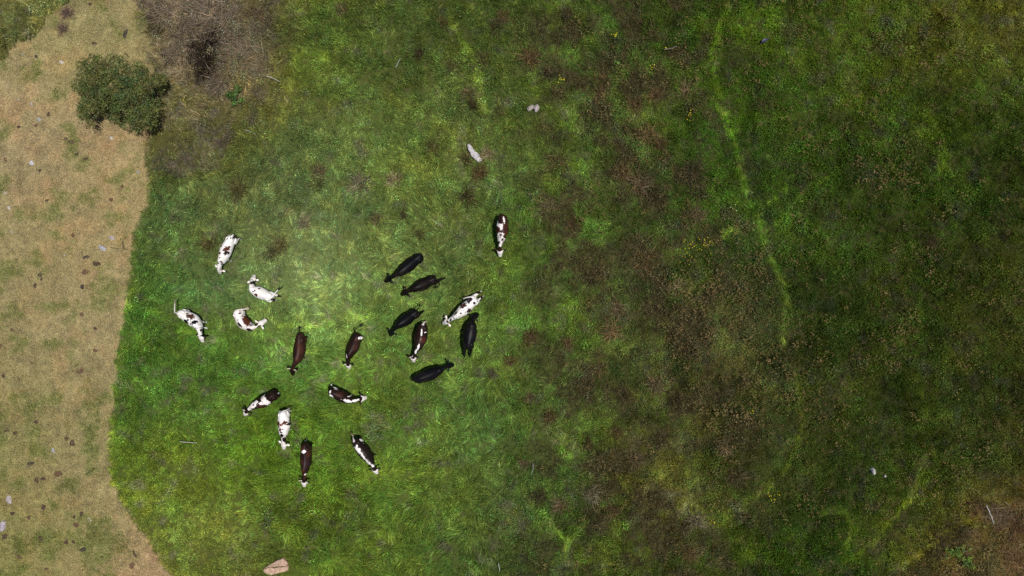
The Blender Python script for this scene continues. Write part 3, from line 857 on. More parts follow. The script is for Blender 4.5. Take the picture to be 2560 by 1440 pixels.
# every cow: plan positions in photograph pixels - rump, hips, mid back, withers, neck base, poll, nose
# spots: (px, py, half length, half width, angle of the long axis in degrees (image, anticlockwise), colour)
COWS = [
    dict(label='white cow with scattered dark red spots, highest of the cows near the straw field', base=WHITE, face=CREAM, pts=[(580, 590), (574, 599), (561, 624), (552, 650), (549, 660), (549, 672), (549, 683)], girth=0.93,
         tail=[(581, 590, 1.2), (584, 586, 1.0), (585, 586, .6)], tailcol=DARK, horn=1, rough=1.0,
         spots=[(582, 589, 8, 6, 60, DARK), (570, 597, 3, 2.2, 45, DARK), (567, 622, 8, 5, 20, RED), (566, 632, 6, 4, 20, DARK), (551, 614, 2.5, 4, 80, DARK), (550, 633, 3, 3.5, 90, RED), (544, 644, 2, 2.4, 90, DARK), (552, 645, 2.6, 1.8, 20, DARK), (554, 655, 3, 3, 0, DARK), (545, 658, 2.5, 2.5, 0, DARK), (553, 664, 2.6, 6, 0, DARK), (549, 674, 6, 3, 0, RED)]),
    dict(label='nearly all white cow turning its head up, black tail tip, beside the palest grass', base=WHITE, face=CREAM, pts=[(680, 744), (671, 742), (650, 734), (630, 724), (628, 714), (632, 702), (635, 688)], girth=0.95,
         tail=[(681, 742, 1.2), (688, 733, 1.1), (696, 724, .95)], tailcol=BLACK, horn=1, rough=1.0, neckz=1.05, hind=(0.1, 0.25),
         spots=[(641, 738, 4.5, 3.4, -20, RED), (635, 729, 2.2, 1.6, 0, RED), (639, 727, 2, 2, 0, DARK), (647, 722, 2.6, 2.2, 0, DARK), (641, 745, 3, 1.6, -30, DARK), (647, 748, 2.4, 1.4, -20, DARK), (679, 748, 3, 2, 60, DARK), (630, 706, 7, 4.5, 20, DARK), (626, 696, 2.2, 3, 0, DARK)]),
    dict(label='white cow with black freckles and one brown patch, closest to the straw field', base=WHITE, face=CREAM, pts=[(444, 783), (453, 786), (474, 799), (490, 814), (498, 825), (501, 840), (505, 855)], girth=1.0,
         tail=[(443, 782, 1.2), (436, 781, 1.1), (436, 768, 1.05), (436, 757, 1.0)], tailcol=(0.20, 0.16, 0.13), tailbase=GREYW, horn=0, rough=1.0, speck=(0.55, BLACK, 470, 815), fore=(0.1, 0.3),
         spots=[(476, 792, 8, 6.5, -40, (0.07, 0.03, 0.02)), (464, 804, 6, 5, -30, BLACK), (487, 806, 6, 5, 0, BLACK), (471, 800, 3, 3, 0, BLACK), (503, 828, 5.5, 13, -8, BLACK), (500, 840, 5, 3.5, 0, BLACK), (510, 846, 2.5, 5, 0, BLACK), (467, 784, 3, 2, 0, (.2, .17, .13))]),
    dict(label='white cow with a large brown saddle on one flank, body bent and head turned aside', base=CREAM, face=CREAM, pts=[(590, 777), (592, 785), (603, 806), (621, 819), (632, 820), (648, 811), (665, 799)], girth=0.98,
         tail=[(590, 776, 1.22), (598, 774, 1.15), (616, 772, 1.0)], tailcol=(0.45, 0.38, 0.28), tailbase=GREYW, horn=1, rough=1.0,
         spots=[(615, 800, 16, 8.5, -58, RED), (611, 786, 5, 5, 0, RED), (598, 811, 9, 3.5, -55, DARK), (622, 825, 6, 4, 10, DARK), (645, 816, 8, 2.5, 30, DARK), (636, 812, 4.5, 3.5, 0, DARK), (600, 783, 2.4, 2, 0, DARK), (596, 800, 2, 2, 0, DARK), (650, 806, 3, 2.5, 30, DARK)]),
    dict(label='plain chestnut brown cow with a pale horn and raised tail, grazing mid herd', base=(0.028, 0.011, 0.009), face=DARK, pts=[(748, 836), (748, 850), (745, 875), (741, 899), (737, 909), (730, 923), (731, 938)], girth=1.0,
         tail=[(748, 834, 1.25), (747, 827, 1.15), (748, 821, .9)], tailcol=DARK, horn=2, rough=0.4,
         spots=[(750, 872, 16, 7, 95, RUST), (744, 896, 9, 5, 95, (.06, .019, .011)), (737, 880, 20, 4, 92, DARK), (734, 932, 2.6, 2.8, 0, CREAM)]),  # redder right flank is sunlight painted into the coat, left side darker
    dict(label='dark brown cow with a small white rump spot and upward curled tail', base=DARK, face=CREAM, pts=[(896, 837), (891, 844), (882, 866), (873, 886), (870, 898), (870, 911), (872, 921)], girth=0.95,
         tail=[(894, 835, 1.25), (887, 829, 1.2), (890, 822, 1.1), (902, 815, .95)], tailcol=DARK, horn=1, rough=0.4,
         spots=[(894, 850, 6, 5, 60, RUST), (888, 868, 9, 5, 60, (.045, .015, .010)), (900, 845, 3.6, 3.2, 0, WHITE), (867, 890, 1.5, 5, 10, CREAM), (878, 908, 1.6, 2.4, 0, CREAM)]),
    dict(label='dark brown cow with a broken white stripe along its spine, between two black cows', base=DARK, face=CREAM, pts=[(1059, 810), (1055, 819), (1051, 841), (1046, 864), (1040, 877), (1033, 893), (1034, 904)], girth=1.08,
         tail=[(1059, 808, 1.25), (1063, 804, 1.1), (1066, 803, .6)], tailcol=(0.35, 0.27, 0.12), tailbase=GREYW, horn=1, rough=0.4,
         spots=[(1058, 850, 9, 7, 60, (.055, .017, .010)), (1055, 830, 1.7, 10, -5, WHITE), (1063, 831, 3.2, 1.3, 10, WHITE), (1053, 848, 1.2, 7, -8, (.2, .08, .05)), (1047, 866, 2.6, 7.5, -20, WHITE), (1040, 878, 2.2, 7, -20, WHITE), (1029, 891, 1.6, 2.6, 0, CREAM)]),
    dict(label='white cow speckled all over with black, beside a black cow lifting its head', base=WHITE, face=CREAM, pts=[(1190, 747), (1183, 752), (1164, 770), (1144, 787), (1132, 795), (1119, 803), (1107, 808)], girth=0.95,
         tail=[(1189, 744, 1.22), (1180, 742, 1.2), (1166, 744, 1.1), (1157, 748, .9)], tailcol=BLACK, tailbase=GREYW, horn=2, rough=1.0, speck=(0.50, BLACK, 1165, 768), hind=(0.45, 0.55),
         spots=[(1175, 750, 8, 5.5, 40, (.03, .02, .025)), (1159, 764, 9, 6, 40, (.06, .022, .02)), (1172, 777, 6, 4, 40, (.04, .02, .02)), (1186, 757, 3, 3, 0, BLACK), (1152, 783, 3, 3, 0, BLACK), (1126, 800, 5, 2, 60, DARK), (1118, 806, 2.4, 5, 30, DARK), (1140, 783, 6, 2.5, 45, (.08, .06, .06)), (1197, 739, 3, 2.5, 60, BLACK)]),
    dict(label='black cow grazing head to the lower left, uppermost of the black cows', base=BLACK, face=BLACK, pts=[(1053, 638), (1044, 645), (1022, 662), (1001, 680), (990, 687), (975, 696), (963, 704)], girth=1.0,
         tail=[(1053, 637, 1.25), (1056, 640, 1.0), (1056, 643, .6)], tailcol=BLACK, horn=0, rough=0.3, spots=[]),
    dict(label='brownish black cow with its tail curled round, second of the black cows from above', base=BROWNBLACK, face=BROWNBLACK, pts=[(1088, 697), (1079, 700), (1059, 710), (1038, 720), (1028, 726), (1017, 729), (1004, 737)], girth=0.95,
         tail=[(1088, 696, 1.25), (1096, 703, 1.15), (1098, 711, 1.0), (1093, 717, .75)], tailcol=BROWNBLACK, horn=1, hornblack=True, rough=0.3, spots=[], hind=(0.55, 0.1)),
    dict(label='black cow with its tail lifted, directly above the striped brown cow', base=BLACK, face=BLACK, pts=[(1042, 779), (1034, 785), (1017, 797), (998, 811), (990, 819), (980, 830), (976, 839)], girth=0.98,
         tail=[(1041, 776, 1.25), (1046, 771, 1.2), (1051, 765, 1.0)], tailcol=BLACK, horn=0, rough=0.3, spots=[], hind=(0.35, 0.0)),
    dict(label='black cow facing up the picture with its hind legs stretched out behind', base=BLACK, face=BLACK, pts=[(1170, 870), (1171, 861), (1174, 838), (1179, 813), (1181, 803), (1185, 794), (1195, 783)], girth=1.12,
         tail=[(1170, 869, 1.2), (1170, 873, .95), (1170, 872, .5)], tailcol=BLACK, horn=0, rough=0.3, spots=[], hind=(0.72, 0.66), neckz=0.9),
    dict(label='black cow grazing head to the right, lowest of the black cows', base=BLACK, face=BLACK, pts=[(1036, 949), (1047, 947), (1072, 938), (1098, 926), (1108, 921), (1121, 914), (1134, 912)], girth=1.02,
         tail=[(1036, 949, 1.2), (1031, 950, .95), (1031, 950, .5)], tailcol=BLACK, horn=0, rough=0.3, spots=[]),
    dict(label='dark brown cow with a broad white blotch across its back and white shoulders', base=DARK, face=CREAM, pts=[(687, 987), (680, 990), (658, 1004), (635, 1014), (624, 1021), (615, 1030), (610, 1038)], girth=0.98,
         tail=[(687, 986, 1.22), (692, 983, 1.1), (693, 985, .6)], tailcol=GREYW, horn=1, rough=0.6,
         spots=[(654, 1014, 10, 5, 25, RUST), (660, 998, 6, 9, 0, CREAM), (666, 1006, 8, 6, -20, CREAM), (655, 1008, 6, 4, 0, CREAM), (634, 1013, 12, 7, 28, CREAM), (622, 1022, 7, 5, 40, CREAM), (640, 1006, 6, 4, 20, CREAM), (635, 1012, 2.4, 2.4, 0, DARK), (633, 1003, 2, 2, 0, DARK), (612, 1030, 5, 4.5, 40, DARK)]),
    dict(label='white cow with a red band round its middle and a brown neck', base=WHITE, face=CREAM, pts=[(705, 1030), (705, 1038), (706, 1060), (706, 1083), (708, 1095), (709, 1110), (708, 1123)], girth=1.0,
         tail=[(706, 1029, 1.22), (714, 1026, 1.1), (724, 1021, .8)], tailcol=(.08, .06, .05), tailbase=GREYW, horn=1, rough=1.0,
         spots=[(694, 1060, 6, 5.5, 30, RED), (712, 1057, 8, 5, 10, RED), (704, 1062, 6, 2.5, 0, (.2, .08, .06)), (719, 1061, 3, 4, 0, DARK), (701, 1074, 4, 3.6, 0, RED), (707, 1073, 2.5, 1.5, 0, RED), (704, 1080, 4.5, 2.2, 0, DARK), (705, 1089, 5, 5, 0, DARK), (714, 1092, 2, 2, 0, RED), (710, 1103, 5.5, 9, 0, DARK), (697, 1068, 2, 3, 0, RED)]),
    dict(label='mahogany cow with one square white mark on its rump, lowest in the herd', base=DARK, face=CREAM, pts=[(763, 1111), (762, 1123), (762, 1147), (761, 1172), (761, 1185), (760, 1203), (760, 1216)], girth=0.92,
         tail=[(763, 1110, 1.25), (765, 1105, 1.1), (765, 1103, .6)], tailcol=GREYW, horn=2, rough=0.4,
         spots=[(757, 1120, 6, 10, 10, RUST), (755, 1156, 4, 10, 0, RUST), (770, 1135, 5, 9, 0, RUST), (758, 1176, 6, 8, 0, (.055, .017, .010)), (767, 1160, 6, 14, 0, (.03, .014, .016)), (761, 1128, 5.6, 4.2, 25, WHITE), (762, 1187, 2, 3, -30, CREAM), (760, 1196, 3, 6, 0, (.06, .02, .012))]),
    dict(label='black brown cow with white splashes down one side of its back and white face', base=(0.013, 0.008, 0.008), face=CREAM, pts=[(885, 1101), (891, 1110), (907, 1131), (923, 1150), (931, 1161), (937, 1173), (942, 1184)], girth=1.0,
         tail=[(884, 1100, 1.22), (883, 1094, 1.1), (882, 1088, .85)], tailcol=(.28, .2, .12), tailbase=GREYW, horn=0, rough=0.6,
         spots=[(896, 1124, 12, 5.5, -50, WHITE), (893, 1116, 3, 5, 0, WHITE), (906, 1137, 5, 3.6, -40, WHITE), (911, 1144, 5, 3.8, -40, WHITE), (921, 1154, 9, 4, -50, WHITE), (931, 1166, 4.5, 3.2, -50, WHITE), (901, 1103, 7, 1.2, -40, WHITE), (910, 1111, 4, 1.2, -30, CREAM), (940, 1149, 2.2, 6, 25, WHITE), (922, 1153, 1.8, 1.8, 0, DARK)]),
    dict(label='dark brown cow with white rump patches and shoulder stripe, head turned right', base=DARK, face=CREAM, pts=[(825, 974), (831, 981), (850, 991), (872, 1000), (886, 1001), (902, 997), (915, 994)], girth=0.95,
         tail=[(825, 972, 1.22), (827, 966, 1.1), (828, 964, .7)], tailcol=WHITE, horn=0, rough=0.6,
         spots=[(850, 986, 10, 6, -25, (.045, .016, .011)), (827, 979, 2.4, 5, -10, WHITE), (829, 989, 6.5, 4, -25, WHITE), (837, 972, 6, 1.4, -30, GREYW), (871, 1002, 12, 4, -14, WHITE), (885, 1003, 8, 3, 8, WHITE), (893, 1001, 4, 2.4, 20, WHITE), (873, 991, 3, 1, 0, WHITE)]),
    dict(label='red brown cow with polka dotted white shoulders, standing apart above the black cows', base=(0.034, 0.012, 0.010), face=CREAM, pts=[(1255, 538), (1256, 549), (1255, 572), (1253, 594), (1251, 608), (1250, 625), (1250, 641)], girth=1.02,
         tail=[(1255, 537, 1.22), (1251, 535, 1.0), (1250, 537, .6)], tailcol=DARK, horn=0, rough=0.6,
         spots=[(1263, 563, 7, 9, 0, RUST), (1265, 582, 6, 9, -10, RUST), (1250, 550, 5, 8, 0, (.02, .01, .012)), (1260, 550, 2, 9, 8, CREAM), (1243, 557, 2.8, 8, 10, WHITE), (1250, 563, 7.5, 4.5, 0, CREAM), (1254, 570, 3.6, 6.5, 8, CREAM), (1252, 590, 7.5, 8, 0, CREAM), (1252, 601, 9.5, 9, 0, CREAM), (1250, 613, 4.5, 5, 0, CREAM), (1252, 588, 3.7, 3.7, 0, DARK), (1259, 591, 2.2, 2.2, 0, DARK), (1251, 594, 1.7, 1.5, 0, DARK), (1256, 599, 3.3, 3.6, 0, DARK), (1247, 606, 4, 3.4, 0, DARK), (1259, 606, 2.4, 3, 0, DARK)]),
]


def cow_shell(c):
    """the skin of one cow as loose overlapping lofts, world coordinates; also the frame of its head"""
    R = random.Random(c['label'])
    G = c.get('girth', 1.0)
    nz = c.get('neckz', 0.98)
    rump, hips, mid, wit, nb, poll, nose = c['pts']
    zz = [1.10, 1.15, 1.15, 1.15, nz, 0.80, 0.42]
    P = [np.array(w(p[0], p[1], z)) for p, z in zip(c['pts'], zz)]
    gz = ground_z(P[2][0], P[2][1])
    S = Shell()
    # torso: (centre xy, top, bottom, half width)
    back = (P[0] - P[1]); back /= np.linalg.norm(back)
    st = [
        (P[0][:2] + back[:2] * .06, 1.14, .80, .09), (P[0][:2], 1.24, .70, .18), ((P[0][:2] * .45 + P[1][:2] * .55), 1.31, .62, .24), (P[1][:2] * .8 + P[2][:2] * .2, 1.345, .60, .275),
        (P[1][:2] * .5 + P[2][:2] * .5, 1.325, .55, .315), (P[2][:2], 1.30, .50, .355), (P[2][:2] * .55 + P[3][:2] * .45, 1.30, .50, .335), (P[2][:2] * .2 + P[3][:2] * .8, 1.335, .54, .275),
        (P[3][:2] * .8 + P[4][:2] * .2, 1.33, .58, .235), (P[3][:2] * .25 + P[4][:2] * .75, 1.22, .66, .165), (P[4][:2] * .85 + P[5][:2] * .15, 1.08, .72, .10)]
    Q = catmull([(s[0][0], s[0][1], s[1], s[2], s[3]) for s in st], 3)
    T = np.gradient(Q[:, :2], axis=0)
    rings = []
    for q, t in zip(Q, T):
        t = t / (np.linalg.norm(t) + 1e-9)
        s = np.array([t[1], -t[0]])
        cz, hh, hw = (q[2] * .48 + q[3] * .52), (q[2] - q[3]) / 2, q[4] * G
        ring = []
        for a in np.linspace(0, 2 * math.pi, 22, endpoint=False):
            sa, ca = math.sin(a), math.cos(a)
            lx = hw * math.copysign(abs(sa) ** 0.9, sa)
            if ca > 0:
                lz = cz + (q[2] - cz) * (0.82 * ca ** 0.85 + 0.18 * max(0, ca) ** 6)     # a ridge of spine on top
            else:
                lz = cz + (cz - q[3]) * ca
            ring.append((q[0] + s[0] * lx, q[1] + s[1] * lx, lz + gz))
        rings.append(ring)
    S.rings(rings)
    fw = P[3] - P[0]; fw[2] = 0; fw /= np.linalg.norm(fw)
    up = np.array([0, 0, 1.0])
    side0 = np.array([fw[1], -fw[0], 0])
    # hip bones
    for s in (-1, 1):
        h = P[1] + side0 * s * .17 * G + up * (1.20 - P[1][2] + gz)
        S.tube([h - fw * .10, h - fw * .04, h + fw * .04, h + fw * .12], [.03, .06, .06, .03], k=10)
    # neck
    n0 = P[3].copy(); n0[2] = 1.02 + gz; n1 = P[4].copy(); n1[2] = (nz - .02) + gz; n2 = P[5].copy(); n2[2] = .78 + gz
    N = catmull([n0 * .8 + P[2] * .2 * np.array([1, 1, 0]) + np.array([0, 0, n0[2] * .2]), n0 * .4 + n1 * .6, n1 * .45 + n2 * .55, n2], 4)
    k = len(N)
    S.tube(N, np.interp(np.linspace(0, 1, k), [0, .4, .75, 1], [.17, .135, .10, .09]), np.interp(np.linspace(0, 1, k), [0, .4, .75, 1], [.26, .21, .155, .12]), k=14)
    # head
    h0 = n2; h1 = P[6].copy(); h1[2] = .36 + gz
    d = h1 - h0; d /= np.linalg.norm(d)
    flat = np.array([d[0], d[1], 0]); flat /= np.linalg.norm(flat) + 1e-9
    hs = np.array([flat[1], -flat[0], 0])
    L = 0.50
    h1 = h0 + d * max(L, min(np.linalg.norm(h1 - h0), .6))
    H = np.array([h0 + (h1 - h0) * t for t in (-.12, 0, .18, .36, .58, .80, .94, 1.0)])
    S.tube(H, [.08, .14, .17, .165, .135, .115, .11, .06], [.06, .11, .13, .125, .10, .085, .075, .04], k=14, up=tuple(flat * .6 + up * .8))
    # ears, reaching sideways and a little down
    for s in (-1, 1):
        e0 = h0 + hs * s * .13 + d * .02
        e1 = e0 + hs * s * .23 - up * .02 - flat * .05
        S.tube([e0 + (e1 - e0) * t for t in (0, .3, .6, .85, 1.0)], [.03, .06, .068, .05, .02], [.03, .032, .032, .03, .02], k=10, up=(0, 0, 1))
    # legs
    fo = c.get('fore', (R.uniform(-.05, .18), R.uniform(-.15, .08)))
    hi = c.get('hind', (R.uniform(-.08, .12), R.uniform(-.12, .05)))
    feet = []
    for s, st_ in ((-1, fo[0]), (1, fo[1])):
        b = P[3] * .75 + P[2] * .25; b[2] = 0
        top = b + side0 * s * .15 + up * (.78 + gz)
        kn = b + side0 * s * .15 + fw * (st_ * .5 + .03) + up * (.40 + gz)
        ft = b + side0 * s * .14 + fw * st_ + up * (.10 + gz)
        hf = ft + fw * .05 - up * .10
        S.tube([top, top * .5 + kn * .5, kn, kn * .5 + ft * .5, ft, hf], [.11, .085, .06, .045, .05, .062], [.13, .09, .062, .045, .05, .07], k=10, up=tuple(fw))
        feet.append(hf)
    for s, st_ in ((-1, hi[0]), (1, hi[1])):
        b = P[1].copy(); b[2] = 0
        top = b + side0 * s * .15 - fw * .0 + up * (.95 + gz)
        stf = b + side0 * s * .19 + fw * (.06 - .25 * st_) + up * (.72 + gz)
        hk = b + side0 * s * .16 - fw * (.13 + .75 * st_) + up * (.46 + gz)
        ft = b + side0 * s * .15 - fw * (.08 + 1.05 * st_) + up * (.10 + gz)
        hf = ft + fw * .05 - up * .10
        S.tube([top, stf, stf * .45 + hk * .55, hk, hk * .5 + ft * .5, ft, hf], [.15, .13, .085, .06, .045, .05, .062], [.24, .18, .10, .07, .045, .05, .07], k=12, up=tuple(fw))
        feet.append(hf)
    # udder
    ud = P[1] * .6 + P[2] * .4; ud[2] = .56 + gz
    S.tube([ud - fw * .16, ud - fw * .06, ud + fw * .06, ud + fw * .16], [.05, .13, .13, .05], [.04, .10, .10, .04], k=10)
    # tail
    tp = [P[0] * .6 + P[1] * .4]; tp[0][2] = 1.27 + gz
    for x, y, z in c['tail']: tp.append(np.array(w(x, y, z)) + np.array([0, 0, gz]))
    tp[1][2] = 1.22 + gz
    Tc = catmull(tp, 5)
    S.tube(Tc, np.linspace(.05, .03, len(Tc)), k=8)
    return dict(shell=S, P=P, gz=gz, h0=h0, h1=h1, hs=hs, flat=flat, d=d, tail=Tc, fw=fw, side=side0, feet=feet)


def ellipse_mask(px, py, sp, wob):
    cx, cy, a, b, ang = sp[:5]
    t = math.radians(ang); ca, sa = math.cos(t), math.sin(t)
    dx, dy = px - cx, -(py - cy)
    u = (dx * ca + dy * sa) / a; v = (-dx * sa + dy * ca) / b
    # long axis along the given angle; when b > a the ellipse simply stands across it
    return u * u + v * v < (1 + wob) ** 2


def build_cows():
    dg = None
    made = []
    for c in COWS:
        f = cow_shell(c)
        me = bpy.data.meshes.new('raw'); me.from_pydata(f['shell'].V, [], f['shell'].F)
        bm = bmesh.new(); bm.from_mesh(me); bmesh.ops.recalc_face_normals(bm, faces=bm.faces); bm.to_mesh(me); bm.free()
        o = bpy.data.objects.new('body', me); C.objects.link(o)
        m = o.modifiers.new('fuse', 'REMESH'); m.mode = 'VOXEL'; m.voxel_size = 0.022
        m = o.modifiers.new('soft', 'SMOOTH'); m.factor = 0.5; m.iterations = 5
        made.append((c, f, o))
    bpy.context.view_layer.update()
    dg = bpy.context.evaluated_depsgraph_get()
    for c, f, o in made:
        me = bpy.data.meshes.new_from_object(o.evaluated_get(dg))
        o.modifiers.clear(); o.data = me; me.name = 'body'
        n = len(me.vertices)
        co = np.empty(n * 3, np.float32); me.vertices.foreach_get('co', co); co = co.reshape(-1, 3).astype(float)
        x, y, z = co.T
        k = CAM_H - np.maximum(z, 1.0)
        # plan position of the coat, in pixels of the photograph at back height
        px = 1280 + x * FPX / (CAM_H - 1.2); py = 720 - y * FPX / (CAM_H - 1.2)
        wob = 0.34 * noise3(x * 9, y * 9, z * 9, 3) + 0.42 * noise3(x * 20, y * 20, z * 20, 4) + 0.25 * noise3(x * 42, y * 42, z * 42, 6)
        wob = wob * min(1.0, c['rough'] + .35)
        col = np.tile(np.array(c['base'], float), (n, 1))
        zl = z - f['gz']
        if 'speck' in c:
            amt, sc, _, _ = c['speck']
            v = noise3(x * 14, y * 14, z * 14, 7) * .6 + noise3(x * 30, y * 30, z * 30, 8) * .4
            patch = noise3(x * 3.2, y * 3.2, z * 3.2, 9)
            col[(v + .45 * patch) > amt - .12] = sc
        for sp in c['spots']:
            m = ellipse_mask(px, py, sp, wob)
            cc = np.array(sp[5])
            if cc.max() < .2 and np.array(c['base']).max() < .2:      # shades within a dark coat blend softly
                t = math.radians(sp[4]); dx, dy = px - sp[0], -(py - sp[1])
                u = (dx * math.cos(t) + dy * math.sin(t)) / sp[2]; v = (-dx * math.sin(t) + dy * math.cos(t)) / sp[3]
                kk = np.clip(1.5 - 1.1 * np.sqrt(u * u + v * v) + .6 * wob, 0, 1)[:, None]
                col = col * (1 - kk) + kk * cc
            else:
                col[m] = cc
        # lower flanks and legs: the coat's own minor colour in blotches
        light = max(c['base']) > .3
        low = (zl < .75) & (noise3(x * 4, y * 4, z * 4, 12) > (.25 if light else .45))
        if c['base'] not in (BLACK, BROWNBLACK): col[low] = DARK if light else np.array(c['base']) * 1.3
        du = np.clip(noise3(x * 2.6, y * 2.6, z * 2.6, 15) * 1.2 + .5 * noise3(x * 11, y * 11, z * 11, 16) - .1, 0, 1)[:, None]
        if max(c['base']) < .2: col = col + du * np.array([.010, .0065, .005]) * (col < .2)
        else: col = col * (1 - .16 * du * np.array([.6, .9, 1.2]))
        # head
        h0, h1 = f['h0'], f['h1']
        ax = h1 - h0; L2 = ax @ ax
        t = ((co - h0) @ ax) / L2
        dist = np.linalg.norm(co - h0 - np.clip(t, 0, 1)[:, None] * ax, axis=1)
        lat = np.abs((co - h0) @ f['hs'])
        face = (t > .02 + .10 * wob) & (dist < .2) & (lat < .19)
        col[face] = np.array(c['face'])
        if max(c['face']) > .3:
            col[face & (t > .90)] = (.52, .40, .36)
        ears = (np.abs(t) < .35) & (lat > .185) & (dist < .42) & (zl < .95)
        if max(c['base']) < .2 or c['horn'] == 0: col[ears] = np.array(BLACK if c['base'] == BLACK else DARK)
        else: col[ears & (noise3(x * 8, y * 8, z * 8, 5) > -.2)] = CREAM
        hoof = zl < .07
        col[hoof] = (.02, .018, .016)
        # tail
        Tc = f['tail']
        dt = np.min(np.linalg.norm(co[:, None, :] - Tc[None, 2:, :], axis=2), axis=1)
        beyond = ((co - Tc[1]) @ f['fw']) < 0
        col[(dt < .07) & beyond & (zl > .4)] = c.get('tailbase', c['base'])
        base = Vector((f['P'][2][0], f['P'][2][1], f['gz']))
        me.vertices.foreach_set('co', (co - np.array(base)).astype(np.float32).ravel())
        set_colors(me, 'coat', col)
        me.materials.clear(); me.materials.append(M_COAT)
        me.polygons.foreach_set('use_smooth', [True] * len(me.polygons))
        me.update()
        e = empty('cow', base)
        tag(e, c['label'], 'cow', 'cattle of the grazing herd')
        o.parent = e
        o.name = 'body'
        B = np.array(base)
        # horns
        if c['horn']:
            Lh = .15 if c['horn'] == 1 else .24
            for s in (-1, 1):
                p0 = h0 + f['hs'] * s * .09 - f['d'] * .02 + f['flat'] * .02
                p1 = p0 + f['hs'] * s * Lh * .55 + np.array([0, 0, .03])
                p2 = p1 + f['hs'] * s * Lh * .28 + f['flat'] * Lh * .35 + np.array([0, 0, .05])
                sh = Shell(); sh.tube(catmull([p0 - B, p1 - B, p2 - B], 4), np.linspace(.03, .007, 8), k=8)
                mesh_obj('horn', sh.V, sh.F, M_EYE if c.get('hornblack') else M_HORN, e, True)
        for s in (-1, 1):
            p = h0 + (h1 - h0) * .34 + f['hs'] * s * .155 + f['flat'] * .02 - B
            sh = Shell(); q = f['hs'] * s
            sh.tube([p - q * .02, p, p + q * .012, p + q * .02], [.02, .026, .018, .006], k=8)
            mesh_obj('eye', sh.V, sh.F, M_EYE, e, True)
        # hair at the end of the tail
        t1 = Tc[-1] - B; td = Tc[-1] - Tc[-3]; td = td / (np.linalg.norm(td) + 1e-9)
        sh = Shell(); RR = random.Random(c['label'])
        for q in range(7):
            off = np.array([RR.gauss(0, .022), RR.gauss(0, .022), RR.gauss(0, .02)])
            ln = RR.uniform(.16, .26)
            a = t1 - td * .05 + off * .5
            sh.tube([a, a + td * ln * .4 + off * .8, a + td * ln * .75 + off * 1.5 - np.array([0, 0, .02]), a + td * ln + off * 2 - np.array([0, 0, .05])], [.02, .022, .016, .004], k=6)
        ts = mesh_obj('tail_switch', sh.V, sh.F, M_HAIR, e, True)
        ts.color = (*c['tailcol'], 1)


for c in COWS:
    p = w(c['pts'][6][0], c['pts'][6][1], .3)
    NOSES.append((p.x, p.y, .45))
    p = w(c['pts'][5][0], c['pts'][5][1], .5)
    NOSES.append((p.x, p.y, .3))
build_cows()

# ------------------------------------------------------------------ big bush, small bushes
def leaf_cloud(spots, per, size, palette, seed, spread=1.0):
    """leaves gathered round clump centres (x, y, z, r); returns verts, faces, colours"""
    R = np.random.default_rng(seed)
    V, F, Cc = [], [], []
    for (cx, cy, cz, r) in spots:
        n = max(6, int(per * (r / .35) ** 2))
        d = R.normal(0, 1, (n, 3)); d /= np.linalg.norm(d, axis=1)[:, None]
        d[:, 2] = np.abs(d[:, 2]) * .8 - .15
        rad = r * R.uniform(.55, 1.08, n)
        p = np.array([cx, cy, cz]) + d * rad[:, None] * np.array([1, 1, .75])
        cb = np.array(palette[R.integers(len(palette))]) * math.exp(R.normal(0, .18))
        for i in range(n):
            s = size * R.uniform(.65, 1.35)
            nrm = d[i] + R.normal(0, .45, 3) + np.array([0, 0, .5]); nrm /= np.linalg.norm(nrm)
            a = R.normal(0, 1, 3); u = a - nrm * (a @ nrm); u /= np.linalg.norm(u); v = np.cross(nrm, u)
            b = len(V)
            V += [p[i] - u * s * .5, p[i] + v * s * .27 + nrm * s * .06, p[i] + u * s * .5, p[i] - v * s * .27 + nrm * s * .06]
            F += [(b, b + 1, b + 2), (b, b + 2, b + 3)]
            cl = cb * math.exp(R.normal(0, .28))
            if R.random() < .03: cl = np.array([.17, .13, .03])
            Cc += [cl] * 4
    return V, F, Cc


def twig_tubes(paths, r0, r1):
    sh = Shell()
    for pts in paths:
        q = catmull(pts, 3)
        sh.tube(q, np.linspace(r0, r1, len(q)), k=6)
    return sh


def inside(poly, x, y):
    c = False; j = len(poly) - 1
    for i in range(len(poly)):
        xi, yi = poly[i]; xj, yj = poly[j]
        if (yi > y) != (yj > y) and x < (xj - xi) * (y - yi) / (yj - yi) + xi: c = not c
        j = i
    return c


